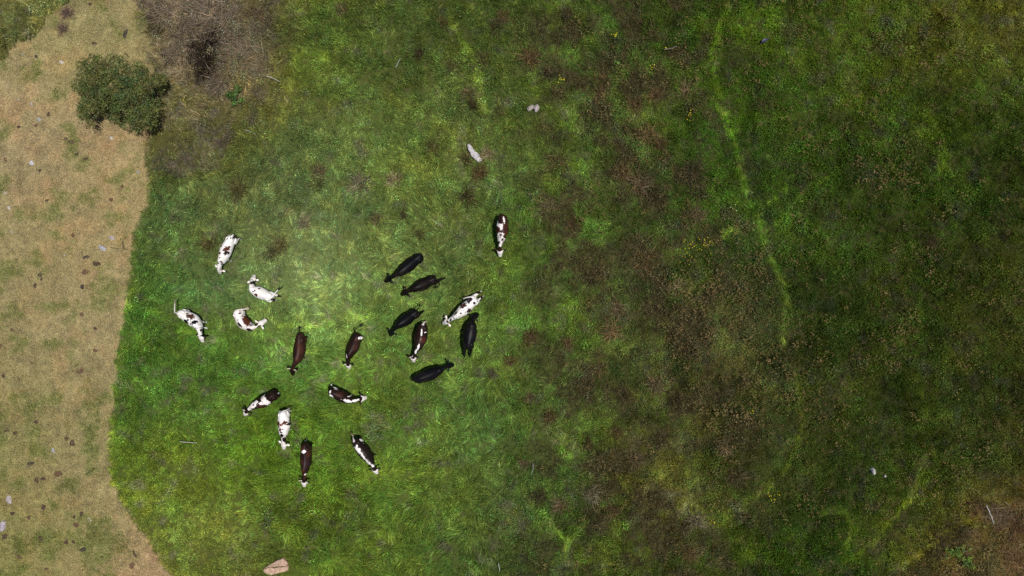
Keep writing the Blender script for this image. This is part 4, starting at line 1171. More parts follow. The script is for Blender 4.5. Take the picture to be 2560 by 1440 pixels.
def big_bush():
    out = [(174, 221), (187, 196), (200, 157), (224, 141), (246, 135), (267, 143), (282, 135), (313, 151), (333, 158), (359, 157), (374, 170), (382, 178), (404, 186), (417, 205), (410, 230), (396, 257), (393, 303), (374, 330), (336, 330),
           (305, 316), (290, 300), (268, 296), (252, 284), (240, 290), (232, 316), (210, 318), (198, 293), (195, 273), (203, 239)]
    cx, cy = 298, 232
    R = random.Random(5)
    base = w(cx + 4, cy + 10, 0); base.z = ground_z(base.x, base.y)
    e = empty('leafy_bush', base)
    tag(e, 'large rounded dark green leafy bush at the corner of the straw field', 'bush')
    spots = []
    tries = 0
    while len(spots) < 430 and tries < 9000:
        tries += 1
        x, y = R.uniform(170, 420), R.uniform(130, 335)
        if not inside(out, x, y): continue
        # how deep inside the outline
        dm = min(math.hypot(x - a, y - b) for a, b in out)
        h = 0.60 + 2.0 * (1 - (1 - min(1, dm / 80)) ** 2) ** .7
        z = h * R.uniform(.90, 1.0) if R.random() < .8 else h * R.uniform(.45, .85)
        r = R.uniform(.17, .36) * (0.75 + .25 * min(1, dm / 30))
        p = w(x, y, z)
        spots.append((p.x - base.x, p.y - base.y, z, r))
    pal = [(.078, .112, .026), (.09, .120, .028), (.105, .122, .028), (.055, .096, .026), (.115, .122, .030), (.09, .136, .034), (.120, .114, .032)]
    V, F, Cc = leaf_cloud(spots, 95, .095, pal, 3)
    # fresh bright shoots on the west side
    sp2 = []
    for x, y, z in ((205, 270, .9), (212, 280, .8), (201, 288, .6), (215, 262, 1.0), (208, 250, 1.0), (252, 272, 1.3), (220, 290, .7)):
        p = w(x, y, z); sp2.append((p.x - base.x, p.y - base.y, z, .24))
    V2, F2, C2 = leaf_cloud(sp2, 90, .11, [(.10, .19, .03), (.12, .21, .03)], 4)
    b = len(V)
    V += V2; F += [tuple(i + b for i in f) for f in F2]; Cc += C2
    o = mesh_obj('crown', V, F, M_LEAF, e)
    set_colors(o.data, 'leaf', np.array(Cc))
    # stems and limbs
    paths = []
    for i in range(26):
        s = R.choice(spots)
        a = R.uniform(0, 6.28); r0 = R.uniform(.05, .4)
        p0 = np.array([math.cos(a) * r0, math.sin(a) * r0, -.05]); p2 = np.array(s[:3])
        p1 = p0 * .6 + p2 * .4 + np.array([R.gauss(0, .1), R.gauss(0, .1), .25 * p2[2]])
        paths.append([p0, p1, p2])
    sh = twig_tubes(paths, .05, .012)
    mesh_obj('trunk', sh.V, sh.F, M_BARK, e, True)
    pl = w(240, 268, 1.2) - base
    sh = twig_tubes([[(-.3, -.1, .1), (pl.x * .75, pl.y * .7, .8), (pl.x, pl.y, 1.35)], [(pl.x * .75, pl.y * .7, .8), (pl.x * 1.05, pl.y * 1.15, 1.15)]], .03, .012)
    o = mesh_obj('bare_branch', sh.V, sh.F, M_WOOD, e, True); o.color = (.45, .44, .42, 1)


def small_bush(name, label, px, py, rad, hgt, n, pal, leaf, seed, shape=None):
    R = random.Random(seed)
    base = w(px, py, 0); base.z = ground_z(base.x, base.y)
    e = empty(name, base); tag(e, label, 'bush')
    spots = []
    for i in range(n):
        a = R.uniform(0, 6.28); r = rad * math.sqrt(R.random())
        if shape: dx, dy = shape(R)
        else: dx, dy = r * math.cos(a), r * math.sin(a)
        spots.append((dx, dy, hgt * (1 - .5 * (r / rad) ** 2) * R.uniform(.7, 1), R.uniform(.12, .2)))
    V, F, Cc = leaf_cloud(spots, 120, leaf, pal, seed)
    o = mesh_obj('crown', V, F, M_LEAF, e); set_colors(o.data, 'leaf', np.array(Cc))
    sh = twig_tubes([[(0, 0, -.05), (s[0] * .5, s[1] * .5, s[2] * .6), s[:3]] for s in spots[:10]], .02, .006)
    mesh_obj('trunk', sh.V, sh.F, M_BARK, e, True)


big_bush()
small_bush('broadleaf_shrub', 'small bright green broad-leaved shrub below the grey dead brush', 590, 243, .52, .55, 16, [(.06, .13, .022), (.08, .16, .025)], .12, 21)


def yshape(R):
    k = R.random()
    if k < .45: return R.gauss(-.45, .22), R.gauss(.25, .15)
    if k < .8: return R.gauss(.15, .2), R.gauss(.15, .35)
    return R.gauss(.45, .2), R.gauss(-.45, .2)


small_bush('broadleaf_shrub', 'yellow green sprawling shrub in the brown heath of the lower right corner', 2395, 1386, .8, .5, 30, [(.11, .19, .02), (.14, .21, .02), (.08, .15, .02)], .10, 22, yshape)

# ------------------------------------------------------------------ tussocks and dead brush (each a plant of its own)
TUSS = []
for i in range(6):
    TUSS.append(blades_mesh('tussock', [(g(0, .09), g(0, .09), random.uniform(0, 6.28), random.uniform(.30, .62), abs(g(.55, .28)), random.uniform(.010, .018), random.uniform(.15, .6),
                                         lum3(.45, random.choice([(1, 1, 1), (1, 1, 1), (1.25, 1.1, .85), (.8, 1.0, .8), (1.6, 1.5, 1.4)]))) for _ in range(210)], M_TUSSOCK))
BRUSH = []
for i in range(4):
    BRUSH.append(blades_mesh('brush', [(g(0, .16), g(0, .16), random.uniform(0, 6.28), random.uniform(.28, .60), abs(g(.8, .3)), random.uniform(.007, .013), random.uniform(-.1, .5),
                                       lum3(.42, random.choice([(1, 1, 1), (1.15, 1.0, .9), (.8, .75, .7)]))) for _ in range(280)], M_TUSSOCK))
COLS = {'russet': (.105, .074, .038), 'dark': (.056, .048, .026), 'olive': (.092, .084, .036), 'grey': (.135, .122, .080), 'pink': (.122, .094, .056), 'pale': (.22, .185, .11), 'green': (.10, .14, .045)}
COLNAME = {'russet': 'russet', 'dark': 'dark brown', 'olive': 'olive brown', 'grey': 'grey', 'pink': 'pinkish brown', 'pale': 'pale straw', 'green': 'green'}
TUSSOCKS = [
    (1325, 140, 26, 'russet'), (1372, 182, 24, 'dark'), (1508, 200, 26, 'russet'), (1500, 240, 22, 'russet'), (1590, 262, 24, 'russet'), (1640, 236, 18, 'russet'), (1722, 225, 26, 'pink'), (1618, 335, 26, 'russet'), (1650, 360, 24, 'russet'),
    (1395, 402, 28, 'olive'), (1560, 430, 26, 'russet'), (1600, 455, 26, 'pink'), (1642, 492, 28, 'dark'), (1370, 510, 20, 'pink'), (1730, 430, 30, 'dark'), (1748, 480, 28, 'dark'), (1740, 540, 24, 'pink'), (1432, 560, 16, 'russet'),
    (1600, 608, 28, 'dark'), (1612, 650, 28, 'russet'), (1172, 232, 22, 'pink'), (1180, 262, 20, 'dark'), (1168, 492, 28, 'dark'), (1076, 368, 20, 'olive'), (1200, 432, 26, 'russet'), (1165, 395, 24, 'olive'), (1216, 385, 20, 'pale'),
    (596, 474, 24, 'olive'), (798, 428, 20, 'pink'), (790, 455, 18, 'olive'), (900, 458, 30, 'grey'), (985, 452, 20, 'pale'), (700, 612, 26, 'olive'), (678, 628, 20, 'dark'), (1048, 590, 20, 'olive'), (940, 546, 18, 'pink'), (1010, 540, 18, 'dark'),
    (1326, 842, 20, 'russet'), (1545, 772, 24, 'pink'), (1530, 830, 28, 'russet'), (1496, 886, 20, 'olive'), (1322, 996, 16, 'pink'), (1376, 1040, 20, 'russet'), (1500, 920, 18, 'russet'), (1310, 1160, 20, 'pink'), (1345, 1240, 22, 'dark'), (1400, 1262, 26, 'pink'),
    (1482, 1238, 26, 'grey'), (1536, 1274, 18, 'russet'), (1578, 1288, 16, 'dark'), (1470, 1108, 20, 'dark'), (1650, 1108, 22, 'dark'), (1742, 1300, 28, 'grey'), (1716, 1318, 22, 'dark'), (1812, 1120, 22, 'pink'), (1842, 1196, 24, 'pink'), (1722, 1382, 24, 'russet'),
    (1240, 68, 22, 'dark'), (1256, 40, 18, 'russet'), (1205, 148, 20, 'dark'), (1130, 168, 18, 'olive'), (1046, 134, 18, 'dark'), (1418, 36, 24, 'dark'), (1632, 90, 22, 'olive'), (850, 24, 16, 'pink'), (2334, 604, 16, 'dark'), (1106, 55, 16, 'russet'),
    (520, 610, 20, 'olive'), (630, 300, 18, 'grey'), (760, 560, 20, 'grey'), (1700, 720, 24, 'pink'), (1690, 1000, 24, 'dark'), (1560, 990, 20, 'dark'), (1640, 960, 22, 'pink'), (1250, 280, 16, 'olive'), (1232, 935, 16, 'grey'), (1275, 900, 18, 'russet'),
    (1420, 860, 18, 'russet'), (1480, 700, 20, 'dark'), (1660, 610, 18, 'olive'), (1590, 1150, 18, 'pink'), (1540, 1080, 18, 'russet'),
]
BRUSHES = [
    (405, 30, 60, 'grey'), (450, 70, 62, 'grey'), (500, 20, 55, 'grey'), (560, 50, 60, 'grey'), (585, 110, 46, 'grey'), (610, 130, 45, 'grey'), (650, 160, 42, 'pale'), (600, 180, 44, 'pale'), (540, 215, 44, 'grey'), (430, 130, 50, 'grey'), (455, 175, 46, 'pale'),
    (640, 40, 40, 'pink'), (385, 75, 36, 'olive'), (650, 235, 26, 'grey'), (486, 150, 34, 'black'), (524, 112, 38, 'black'), (512, 140, 36, 'black'), (520, 165, 32, 'black'), (502, 184, 32, 'black'), (534, 84, 26, 'black'), (480, 112, 24, 'black'), (166, 30, 22, 'pinkgrey'), (155, 70, 18, 'pinkgrey'),
    (2440, 1270, 40, 'russet'), (2490, 1290, 46, 'pink'), (2540, 1320, 44, 'russet'), (2350, 1345, 36, 'dark'), (2330, 1380, 34, 'dark'), (2400, 1330, 36, 'dark'), (2470, 1400, 46, 'olive'), (2530, 1400, 46, 'russet'), (2300, 1425, 36, 'olive'), (2440, 1425, 40, 'dark'),
]
COLS['black'] = (.024, .018, .016); COLS['pinkgrey'] = (.17, .12, .11)
COLNAME['black'] = 'blackened'; COLNAME['pinkgrey'] = 'mauve grey'
ORD = ['', 'second', 'third', 'fourth', 'fifth', 'sixth', 'seventh', 'eighth', 'ninth', 'tenth', 'eleventh', 'twelfth', 'thirteenth', 'fourteenth', 'fifteenth', 'sixteenth', 'seventeenth', 'eighteenth', 'nineteenth', 'twentieth',
       'twenty-first', 'twenty-second', 'twenty-third', 'twenty-fourth', 'twenty-fifth', 'twenty-sixth', 'twenty-seventh', 'twenty-eighth', 'twenty-ninth', 'thirtieth']


def nth(i, side):
    return ('%smost' % side if i == 0 else '%s from the %s' % (ORD[i], side))


def place_plants(name, items, shapes, word, cat, group, where, base_r, seed):
    R = random.Random(seed)
    kinds = {}
    for it in items: kinds.setdefault((it[3], where(it)), []).append(it)
    for (kc, wh), lst in kinds.items():
        lst.sort(key=lambda t: t[0])
        for i, (px, py, r, _) in enumerate(lst):
            p = w(px, py, .2); z = ground_z(p.x, p.y)
            o = bpy.data.objects.new(name, R.choice(shapes))
            s = (r / 43.0) / base_r * R.uniform(.92, 1.1)
            o.location = (p.x, p.y, z - .02); o.rotation_euler = (R.gauss(0, .1), R.gauss(0, .1), R.uniform(0, 6.28)); o.scale = (s * R.uniform(.85, 1.15), s * R.uniform(.85, 1.15), min(1.15, .55 + .45 * s))
            b = math.exp(R.gauss(0, .15)); cc = COLS[kc]
            o.color = (cc[0] * b, cc[1] * b, cc[2] * b, 1)
            C.objects.link(o)
            pos = 'the only one there' if len(lst) == 1 else nth(i, 'left')
            tag(o, '%s %s %s, %s' % (COLNAME[kc], word, wh, pos), cat, group)


def where_t(it):
    px, py = it[0], it[1]
    if px < 1090: return 'in the pasture' + (' above the herd' if py < 700 else ' around the herd')
    if px < 1290: return 'near the long pale stone' if py < 620 else 'beside the herd'
    return 'in the upper rough meadow' if py < 520 else ('in the middle rough meadow' if py < 900 else 'in the lower rough meadow')


def where_b(it):
    return 'by the leafy bush' if it[0] < 1000 else 'on the heath corner'


place_plants('grass_tussock', TUSSOCKS, TUSS, 'grass tussock', 'tussock', 'grass tussocks in the meadow', where_t, .33, 31)
COLS['grey'] = (.185, .154, .116); COLS['pink'] = (.155, .118, .080); COLS['russet'] = (.13, .085, .048)
place_plants('dead_brush', BRUSHES, BRUSH, 'dead brush clump', 'brush', 'clumps of dead brush', where_b, .50, 32)

# ------------------------------------------------------------------ stones
def stone_mesh(seed, rx, ry, rz, rough=.22, poly=None):
    bm = bmesh.new()
    bmesh.ops.create_icosphere(bm, subdivisions=3, radius=1.0)
    co = np.array([v.co for v in bm.verts])
    nn = 1 + rough * noise3(co[:, 0] * 1.6 + seed * 7.3, co[:, 1] * 1.6, co[:, 2] * 1.6, seed) + rough * .4 * noise3(co[:, 0] * 4, co[:, 1] * 4 + seed, co[:, 2] * 4, seed + 1)
    co = co * nn[:, None]
    co = np.sign(co) * np.abs(co) ** .85
    for v, p in zip(bm.verts, co): v.co = (p[0] * rx, p[1] * ry, p[2] * rz)
    me = bpy.data.meshes.new('stone'); bm.to_mesh(me); bm.free()
    me.polygons.foreach_set('use_smooth', [True] * len(me.polygons))
    me.materials.append(M_STONE)
    return me


STONES = [  # px, py, half sizes in px, turn in degrees, height m, colour, label
    (1326, 270, 10, 6, 35, .17, (.56, .50, .45), 'pale lumpy stone in the grass, left half of a broken pair'),
    (1341, 271, 12, 7, 65, .19, (.52, .46, .45), 'pale lumpy stone in the grass, right half of a broken pair'),
    (2182, 1177, 6, 10, 20, .24, (.56, .54, .55), 'whitish upright stone in the dark meadow'),
    (77, 407, 7, 7, 10, .12, (.58, .58, .60), 'bright round grey stone on the straw field above the middle'),
    (254, 620, 11, 6.5, -20, .14, (.44, .45, .49), 'blue grey stone on the straw field beside the pasture edge'),
    (278, 594, 8.5, 6, -10, .08, (.46, .40, .39), 'flat mauve stone just above the blue grey stone'),
    (152, 155, 6, 5, 0, .10, (.62, .60, .54), 'small whitish stone up the slope from the leafy bush'),
    (96, 298, 7, 6, 20, .09, (.40, .39, .39), 'dull grey stone left of the leafy bush'),
    (277, 345, 6, 5, 0, .10, (.60, .56, .50), 'whitish stone just below the leafy bush'),
    (20, 519, 4.5, 4.5, 0, .09, (.62, .58, .56), 'small white stone near the picture edge on the straw field'),
    (12, 481, 7, 4, 25, .07, (.58, .50, .46), 'small pinkish white stone at the picture edge on the straw field'),
    (28, 580, 4, 4, 0, .06, (.46, .44, .46), 'tiny lilac grey stone below the small white stones'),
    (44, 248, 4, 3, 0, .06, (.56, .50, .46), 'tiny pale stone on the upper straw field'),
    (78, 260, 4, 4, 0, .06, (.48, .46, .48), 'tiny grey stone on the upper straw field'),
    (55, 135, 5, 4, 0, .06, (.46, .44, .44), 'half buried grey stone below the shrubby bank'),
    (132, 1127, 5, 9, 10, .10, (.40, .39, .42), 'narrow grey stone on the lower straw field'),
    (20, 1250, 8, 13, 15, .16, (.48, .42, .42), 'oval mauve stone on the lower straw field'),
    (3, 1316, 9, 15, -15, .18, (.50, .44, .50), 'lilac stone cut off by the picture edge'),
    (164, 700, 5, 3, -25, .05, (.52, .42, .34), 'flat buff stone in the middle of the straw field'),
    (344, 430, 5, 4, 0, .10, (.42, .42, .42), 'grey stone at the corner of the green pasture'),
    (222, 1300, 7, 6, 0, .06, (.52, .48, .36), 'pale straw-coloured stone on the lower straw field'),
    (2211, 1190, 3.5, 3.5, 0, .12, (.62, .62, .58), 'tiny white stone close to the upright stone'),
    (162, 638, 3, 3, 0, .05, (.56, .54, .52), 'tiny white pebble in the middle of the straw field'),
]
for i, (px, py, a, b, ang, hz, col, lab) in enumerate(STONES):
    p = w(px, py, hz * .6)
    z = ground_z(p.x, p.y)
    lush = px > 420
    col = tuple(v * .78 for v in col); a, b = a * .9, b * .9
    me = stone_mesh(i + 3, a / 43.0, b / 43.0, hz * (1.1 if lush else .8), .50 if i < 2 else .30)
    o = bpy.data.objects.new('stone', me)
    o.location = (p.x, p.y, z + (.08 if lush else -.02)); o.rotation_euler = (0, 0, math.radians(ang)); o.color = (*col, 1)
    C.objects.link(o)
    tag(o, lab, 'stone', 'stones lying about the fields')

def slab(outline, top, seed, col, tilt=(0, 0), parent=None, origin=None, name='stone'):
    """a flat rock with the given plan outline (pixels): broken edges, worn top"""
    R = random.Random(seed)
    P = [np.array(w(x, y, top * .8))[:2] for x, y in outline]
    # resample with ragged edges
    Q = []
    for i in range(len(P)):
        a, b = P[i], P[(i + 1) % len(P)]
        for t in (0, .33, .66): Q.append(a + (b - a) * t + np.array([R.gauss(0, .012), R.gauss(0, .012)]))
    Q = np.array(Q); c = Q.mean(0)
    o0 = np.array([c[0], c[1], ground_z(c[0], c[1])]) if origin is None else origin
    V, F = [], []
    k = len(Q)
    prof = [(1.02, -.08), (1.0, top * .55), (.96, top * .88), (.86, top), (.6, top * 1.03), (.3, top * 1.05)]
    for sc, z in prof:
        for q in Q:
            d = q - c
            L = np.linalg.norm(d)
            pt = c + d * (1 - (1 - sc) * min(1, .35 / max(L, .05)) if sc > .8 else sc)
            zz = z + (tilt[0] * (pt[0] - c[0]) + tilt[1] * (pt[1] - c[1]) if z > 0 else 0) + (R.gauss(0, .012) if z > 0 else 0)
            V.append((pt[0] - o0[0], pt[1] - o0[1], zz))
    V.append((c[0] - o0[0], c[1] - o0[1], top * 1.05))
    for r in range(len(prof) - 1):
        for j in range(k):
            F.append((r * k + j, r * k + (j + 1) % k, (r + 1) * k + (j + 1) % k, (r + 1) * k + j))
    e = (len(prof) - 1) * k
    for j in range(k): F.append((e + j, e + (j + 1) % k, len(V) - 1))
    if np.cross(Q[1] - Q[0], Q[2] - Q[1]) < 0 or True:
        ar = sum(Q[i][0] * Q[(i + 1) % k][1] - Q[(i + 1) % k][0] * Q[i][1] for i in range(k))
        if ar < 0: F = [tuple(reversed(f)) for f in F]
    o = mesh_obj(name, V, F, M_STONE, parent, True, tuple(o0) if parent is None else (0, 0, 0))
    o.color = (*col, 1)
    return o


o = slab([(1168, 363), (1172, 359), (1180, 366), (1185, 374), (1190, 379), (1199, 385), (1201, 394), (1205, 401), (1197, 405), (1187, 398), (1180, 392), (1175, 385), (1170, 373)], .30, 3, (.47, .45, .46), (-.05, .12))
tag(o, 'long pale grey stone slab lying slantwise in brown tussocks', 'stone', 'stones lying about the fields')
bc = w(690, 1417, .2); bc.z = ground_z(bc.x, bc.y)
e = empty('boulder', bc)
tag(e, 'flat pinkish tan boulder cracked lengthwise at the lower edge of the pasture', 'stone', 'stones lying about the fields')
slab([(657, 1421), (673, 1411), (694, 1400), (707, 1396), (713, 1401), (719, 1408), (719.5, 1413.6), (706, 1415), (684, 1418), (668, 1418)], .24, 5, (.46, .315, .235), (.02, -.03), e, np.array(bc), 'upper_piece')
slab([(657.5, 1423), (668, 1419.4), (684, 1419.4), (706, 1416.4), (720, 1415), (720, 1426), (702, 1432), (677, 1437), (665, 1435), (659, 1430)], .26, 6, (.50, .345, .25), (.0, .03), e, np.array(bc), 'lower_piece')

# ------------------------------------------------------------------ sticks
STICKS = [
    ([(450, 1104), (470, 1106), (493, 1107)], .035, .30, (.55, .52, .46), None, 'straight bleached stick lying in the green pasture below the straw edge'),
    ([(666, 191), (682, 196), (700, 205)], .035, .30, (.55, .52, .47), None, 'bleached stick with a bend beside the grey brush'),
    ([(612, 325), (626, 330), (640, 336)], .035, .28, (.38, .37, .35), None, 'grey stick half sunk in rough grass below the brush'),
    ([(2467, 1264), (2477, 1288), (2486, 1309)], .05, .34, (.50, .49, .47), None, 'thick pale branch lying on the heath corner'),
    ([(989, 169), (994, 158), (1001, 146)], .028, .30, (.42, .46, .42), None, 'thin pale twig in the upper pasture'),
    ([(214, 1185), (228, 1178), (238, 1172)], .03, .05, (.035, .028, .022), [(238, 1172), (230, 1171)], 'dark forked stick on the lower straw field'),
    ([(277, 619), (286, 620), (297, 622)], .028, .05, (.07, .05, .04), None, 'dark stick lying level beside the blue grey stone'),
    ([(307, 604), (308, 614), (310, 622)], .028, .05, (.05, .035, .03), [(310, 622), (320, 624)], 'dark bent stick at the pasture edge near the blue grey stone'),
    ([(1660, 124), (1676, 122), (1692, 116)], .05, .28, (.20, .17, .14), None, 'short weathered log among yellow flowers in the upper meadow'),
    ([(311, 132), (318, 137), (323, 143)], .035, .06, (.05, .035, .03), None, 'short dark stick above the leafy bush'),
    ([(1246, 1409), (1248, 1418), (1249, 1429)], .03, .3, (.55, .57, .55), None, 'little white stick at the lower edge of the pasture'),
    ([(1332, 1158), (1333, 1172), (1328, 1186)], .025, .3, (.36, .36, .36), None, 'thin grey twig in the lower rough meadow'),
    ([(2514, 1256), (2522, 1262), (2528, 1268)], .022, .3, (.34, .28, .22), None, 'thin brown twig above the thick pale branch'),
]
for pts, r, hz, col, fork, lab in STICKS:
    p0 = w(*pts[1], hz); z = ground_z(p0.x, p0.y)
    q = [np.array(w(*p, hz) - p0) for p in pts]
    q[1] = q[1] + np.array([0, 0, .02])
    cu = catmull(q, 5); cu += np.random.default_rng(len(lab)).normal(0, r * .25, cu.shape)
    r *= .72; col = tuple(v * .72 for v in col)
    sh = Shell(); sh.tube(cu, np.linspace(r, r * .6, len(cu)), k=8)
    o = mesh_obj('stick', sh.V, sh.F, M_WOOD, None, True, (p0.x, p0.y, z + hz))
    o.color = (*col, 1)
    tag(o, lab, 'stick', 'fallen sticks')
    if fork:
        f = [np.array(w(*p, hz) - p0) for p in fork]
        s2 = Shell(); s2.tube([f[0], (f[0] + f[1]) / 2 + np.array([0, 0, .01]), f[1]], [r * .8, r * .7, r * .4], k=8)
        k = mesh_obj('side_branch', s2.V, s2.F, M_WOOD, o, True); k.color = (*col, 1)

# ------------------------------------------------------------------ cow pats on the straw field
def pat_mesh(seed):
    R = random.Random(seed)
    V, F = [(0, 0, .9)], []
    k = 18
    ph = [R.uniform(0, 6.28) for _ in range(4)]
    def rad(a): return 1 + .16 * math.sin(2 * a + ph[0]) + .12 * math.sin(3 * a + ph[1]) + .08 * math.sin(5 * a + ph[2])
    prof = [(.35, .95), (.6, .8), (.8, .9), (.95, .5), (1.05, -.1)]
    for r, h in prof:
        for j in range(k):
            a = 2 * math.pi * j / k
            V.append((r * rad(a) * math.cos(a), r * rad(a) * math.sin(a), h + R.uniform(-.12, .12) * (h > 0)))
    for j in range(k): F.append((0, 1 + j, 1 + (j + 1) % k))
    for i in range(len(prof) - 1):
        for j in range(k):
            a0 = 1 + i * k + j; a1 = 1 + i * k + (j + 1) % k
            F.append((a0, a0 + k, a1 + k, a1))
    me = bpy.data.meshes.new('cow_pat'); me.from_pydata(V, [], F)
    me.polygons.foreach_set('use_smooth', [True] * len(F))
    me.materials.append(M_DUNG)
    return me


PATM = [pat_mesh(i) for i in range(6)]
PATS = [(225, 10, 5, 4), (235, 108, 6, 4), (313, 84, 6, 10), (90, 141, 4, 4), (121, 286, 5, 5), (89, 314, 4, 4), (46, 317, 4, 4), (163, 347, 4, 5), (178, 355, 8, 6), (13, 399, 4, 5), (99, 426, 4, 4), (192, 385, 5, 4), (214, 397, 6, 4),
        (305, 466, 4, 4), (277, 499, 6, 4), (117, 501, 5, 3), (182, 588, 4, 6), (215, 643, 8, 5), (240, 659, 9, 7), (213, 680, 8, 7), (100, 687, 5, 7), (103, 698, 3, 4), (87, 714, 4, 6), (205, 717, 5, 6), (204, 786, 5, 5), (31, 825, 5, 5),
        (238, 821, 5, 4), (237, 876, 6, 5), (201, 928, 8, 7), (8, 940, 4, 5), (90, 1055, 7, 4), (16, 1075, 7, 6), (1, 865, 4, 5), (37, 1083, 5, 5), (180, 1108, 8, 7), (166, 1097, 6, 4), (76, 1159, 8, 5), (92, 1199, 7, 7), (107, 1197, 6, 5),
        (144, 1185, 9, 9), (108, 1268, 5, 8), (31, 1284, 5, 6), (72, 1294, 4, 6), (203, 1284, 5, 5), (190, 1312, 7, 7), (185, 1292, 4, 4), (11, 1341, 7, 7), (101, 1347, 7, 7), (165, 1356, 6, 5), (207, 1374, 8, 6), (336, 1385, 4, 9), (329, 1414, 7, 8),
        (47, 1392, 6, 6), (115, 1423, 5, 4), (255, 1392, 3, 3), (183, 1355, 4, 4)]
PATS.sort(key=lambda t: t[1])
Rp = random.Random(77)
bands = {}
for t in PATS:
    bands.setdefault('upper' if t[1] < 450 else ('middle' if t[1] < 900 else 'lower'), []).append(t)
for bn, lst in bands.items():
    for i, (px, py, a, b) in enumerate(lst):
        p = w(px, py, .03)
        o = bpy.data.objects.new('cow_pat', Rp.choice(PATM))
        k = 0.98 / 43.0
        o.scale = (a * k, b * k, .05); o.rotation_euler = (0, 0, Rp.uniform(-.4, .4)); o.location = (p.x, p.y, ground_z(p.x, p.y) + .005)
        t = Rp.random()
        col = (.070, .046, .034) if t < .6 else ((.115, .066, .042) if t < .85 else (.050, .042, .038))
        o.color = (*col, 1)
        C.objects.link(o)
        shade = 'dark brown' if t < .6 else ('reddish brown' if t < .85 else 'blackish')
        size = 'large' if a + b > 13 else ('small' if a + b < 9 else 'medium')
        tag(o, '%s %s cow pat on the %s straw field, %s' % (size, shade, bn, nth(i, 'top') if i < 30 else 'last'), 'dung', 'cow pats on the straw field')

# ------------------------------------------------------------------ yellow flowers
fl_bm = bmesh.new()
for i in range(6):
    a0 = i * math.pi / 3
    vs_ = [fl_bm.verts.new((0, 0, 0)), fl_bm.verts.new((.6 * math.cos(a0 - .42), .6 * math.sin(a0 - .42), .15)), fl_bm.verts.new((math.cos(a0), math.sin(a0), .1)), fl_bm.verts.new((.6 * math.cos(a0 + .42), .6 * math.sin(a0 + .42), .15))]
    fl_bm.faces.new(vs_)
FLOWER = bpy.data.meshes.new('flower'); fl_bm.to_mesh(FLOWER); fl_bm.free(); FLOWER.materials.append(M_PETAL)
FLOWERS = [(1538, 88, 8, 10, 'yellow wildflower plant in the upper meadow left of the log'), (1405, 200, 11, 9, 'yellow wildflower plant beside a dark tussock in the upper meadow'), (1722, 285, 14, 9, 'yellow wildflower plant between the flowered log and the trodden line'),
           (1725, 620, 22, 16, 'wide yellow wildflower patch, left part, in the middle meadow'), (1762, 606, 16, 12, 'wide yellow wildflower patch, right part, in the middle meadow'), (1718, 640, 16, 10, 'yellow wildflower clump just below the wide flower patch'), (1627, 170, 8, 6, 'few yellow wildflowers in the upper meadow below the log'),
           (1935, 1232, 18, 14, 'yellow wildflower patch in the lower dark meadow'), (1786, 1300, 12, 7, 'yellow wildflower clump beside the grey tussock in the lower meadow'), (1292, 1276, 10, 6, 'few yellow wildflowers at the left edge of the lower meadow'), (1880, 1030, 8, 5, 'few yellow wildflowers in the middle dark meadow'),
           (465, 252, 10, 8, 'yellow wildflower plant right of the leafy bush'), (1664, 121, 4, 4, 'yellow wildflowers growing at the end of the log')]
Rf = random.Random(9)
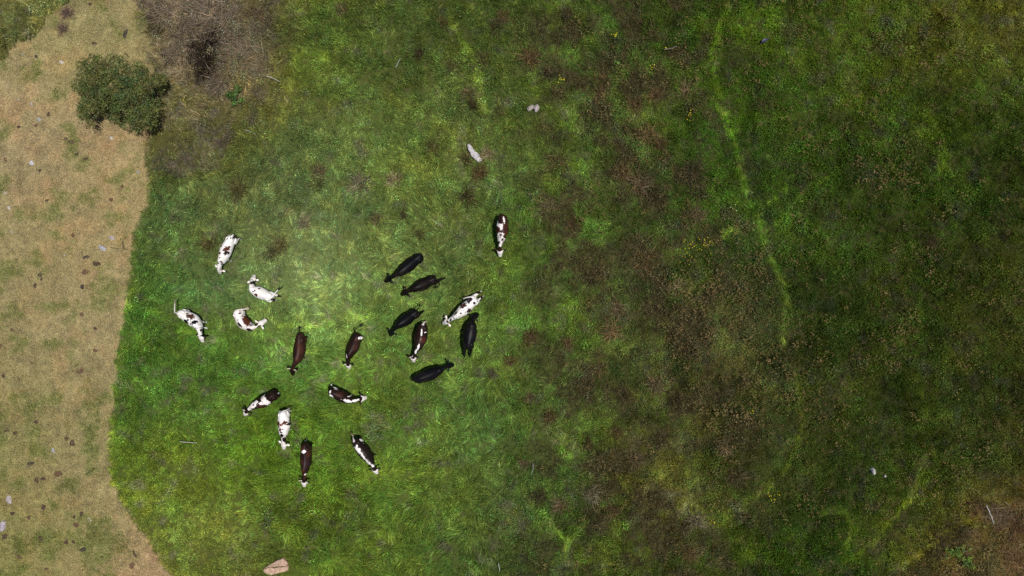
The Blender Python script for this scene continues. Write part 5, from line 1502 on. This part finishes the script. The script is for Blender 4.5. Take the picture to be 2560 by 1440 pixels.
for px, py, sp, n, lab in FLOWERS:
    p = w(px, py, .3); z = ground_z(p.x, p.y)
    e = empty('wildflower', (p.x, p.y, z)); tag(e, lab, 'flower', 'patches of yellow wildflowers')
    heads = [(Rf.gauss(0, sp / 43 * .6), Rf.gauss(0, sp / 43 * .6), Rf.uniform(.30, .45)) for _ in range(n)]
    st = Shell()
    for hx, hy, hz in heads:
        st.tube([(hx * .8, hy * .8, 0), (hx * .95, hy * .97, hz * .6), (hx, hy, hz)], [.005, .004, .003], k=5)
    o = mesh_obj('stems', st.V, st.F, M_TUSSOCK, e); o.color = (.08, .12, .03, 1)
    set_colors(o.data, 'shade', np.ones((len(st.V), 3)))
    for hx, hy, hz in heads:
        f = bpy.data.objects.new('flower', FLOWER); f.location = (hx, hy, hz); s = Rf.uniform(.022, .036); f.scale = (s, s, s)
        f.rotation_euler = (Rf.gauss(0, .3), Rf.gauss(0, .3), Rf.uniform(0, 6)); f.parent = e; C.objects.link(f)

# ------------------------------------------------------------------ bird in the upper right meadow
def bird():
    base = w(1912, 102, .2); base.z = ground_z(base.x, base.y)
    e = empty('bird', base); tag(e, 'dark blue grey bird with black tail standing in the upper right meadow', 'bird')
    d = np.array([.85, .55, 0]); d /= np.linalg.norm(d); s = np.array([d[1], -d[0], 0]); u = np.array([0, 0, 1.])
    sh = Shell()
    q = [d * t + u * z for t, z in ((-.20, .26), (-.14, .30), (-.05, .33), (.06, .34), (.12, .36), (.16, .40), (.20, .42), (.23, .41))]
    sh.tube(q, [.02, .055, .085, .085, .06, .042, .045, .02], [.02, .05, .075, .075, .055, .042, .042, .02], k=12)
    o = mesh_obj('body', sh.V, sh.F, M_FEATHER, e, True); o.color = (.035, .036, .06, 1)
    for k in (-1, 1):
        sh = Shell(); sh.tube([d * .05 + s * k * .07 + u * .36, d * -.04 + s * k * .085 + u * .355, d * -.15 + s * k * .06 + u * .32, d * -.23 + s * k * .02 + u * .29], [.02, .03, .028, .006], [.045, .06, .045, .01], k=8)
        o = mesh_obj('wing', sh.V, sh.F, M_FEATHER, e, True); o.color = ((.20, .20, .27) if k < 0 else (.03, .032, .055)) + (1,)
        sh = Shell(); sh.tube([d * 0 + s * k * .03 + u * .28, d * .01 + s * k * .03 + u * .14, s * k * .03 + u * .0], [.008, .006, .006], k=6)
        o = mesh_obj('leg', sh.V, sh.F, M_FEATHER, e, True); o.color = (.10, .05, .03, 1)
    sh = Shell(); sh.tube([d * -.18 + u * .27, d * -.26 + u * .25, d * -.34 + u * .24], [.03, .035, .03], [.01, .008, .004], k=8)
    o = mesh_obj('tail', sh.V, sh.F, M_FEATHER, e, True); o.color = (.012, .012, .016, 1)
    sh = Shell(); sh.tube([d * .23 + u * .41, d * .27 + u * .405, d * .30 + u * .395], [.012, .008, .002], k=6)
    o = mesh_obj('beak', sh.V, sh.F, M_EYE, e, True)


bird()

# ------------------------------------------------------------------ grass last: it needs the herd's muzzles
build_grass()
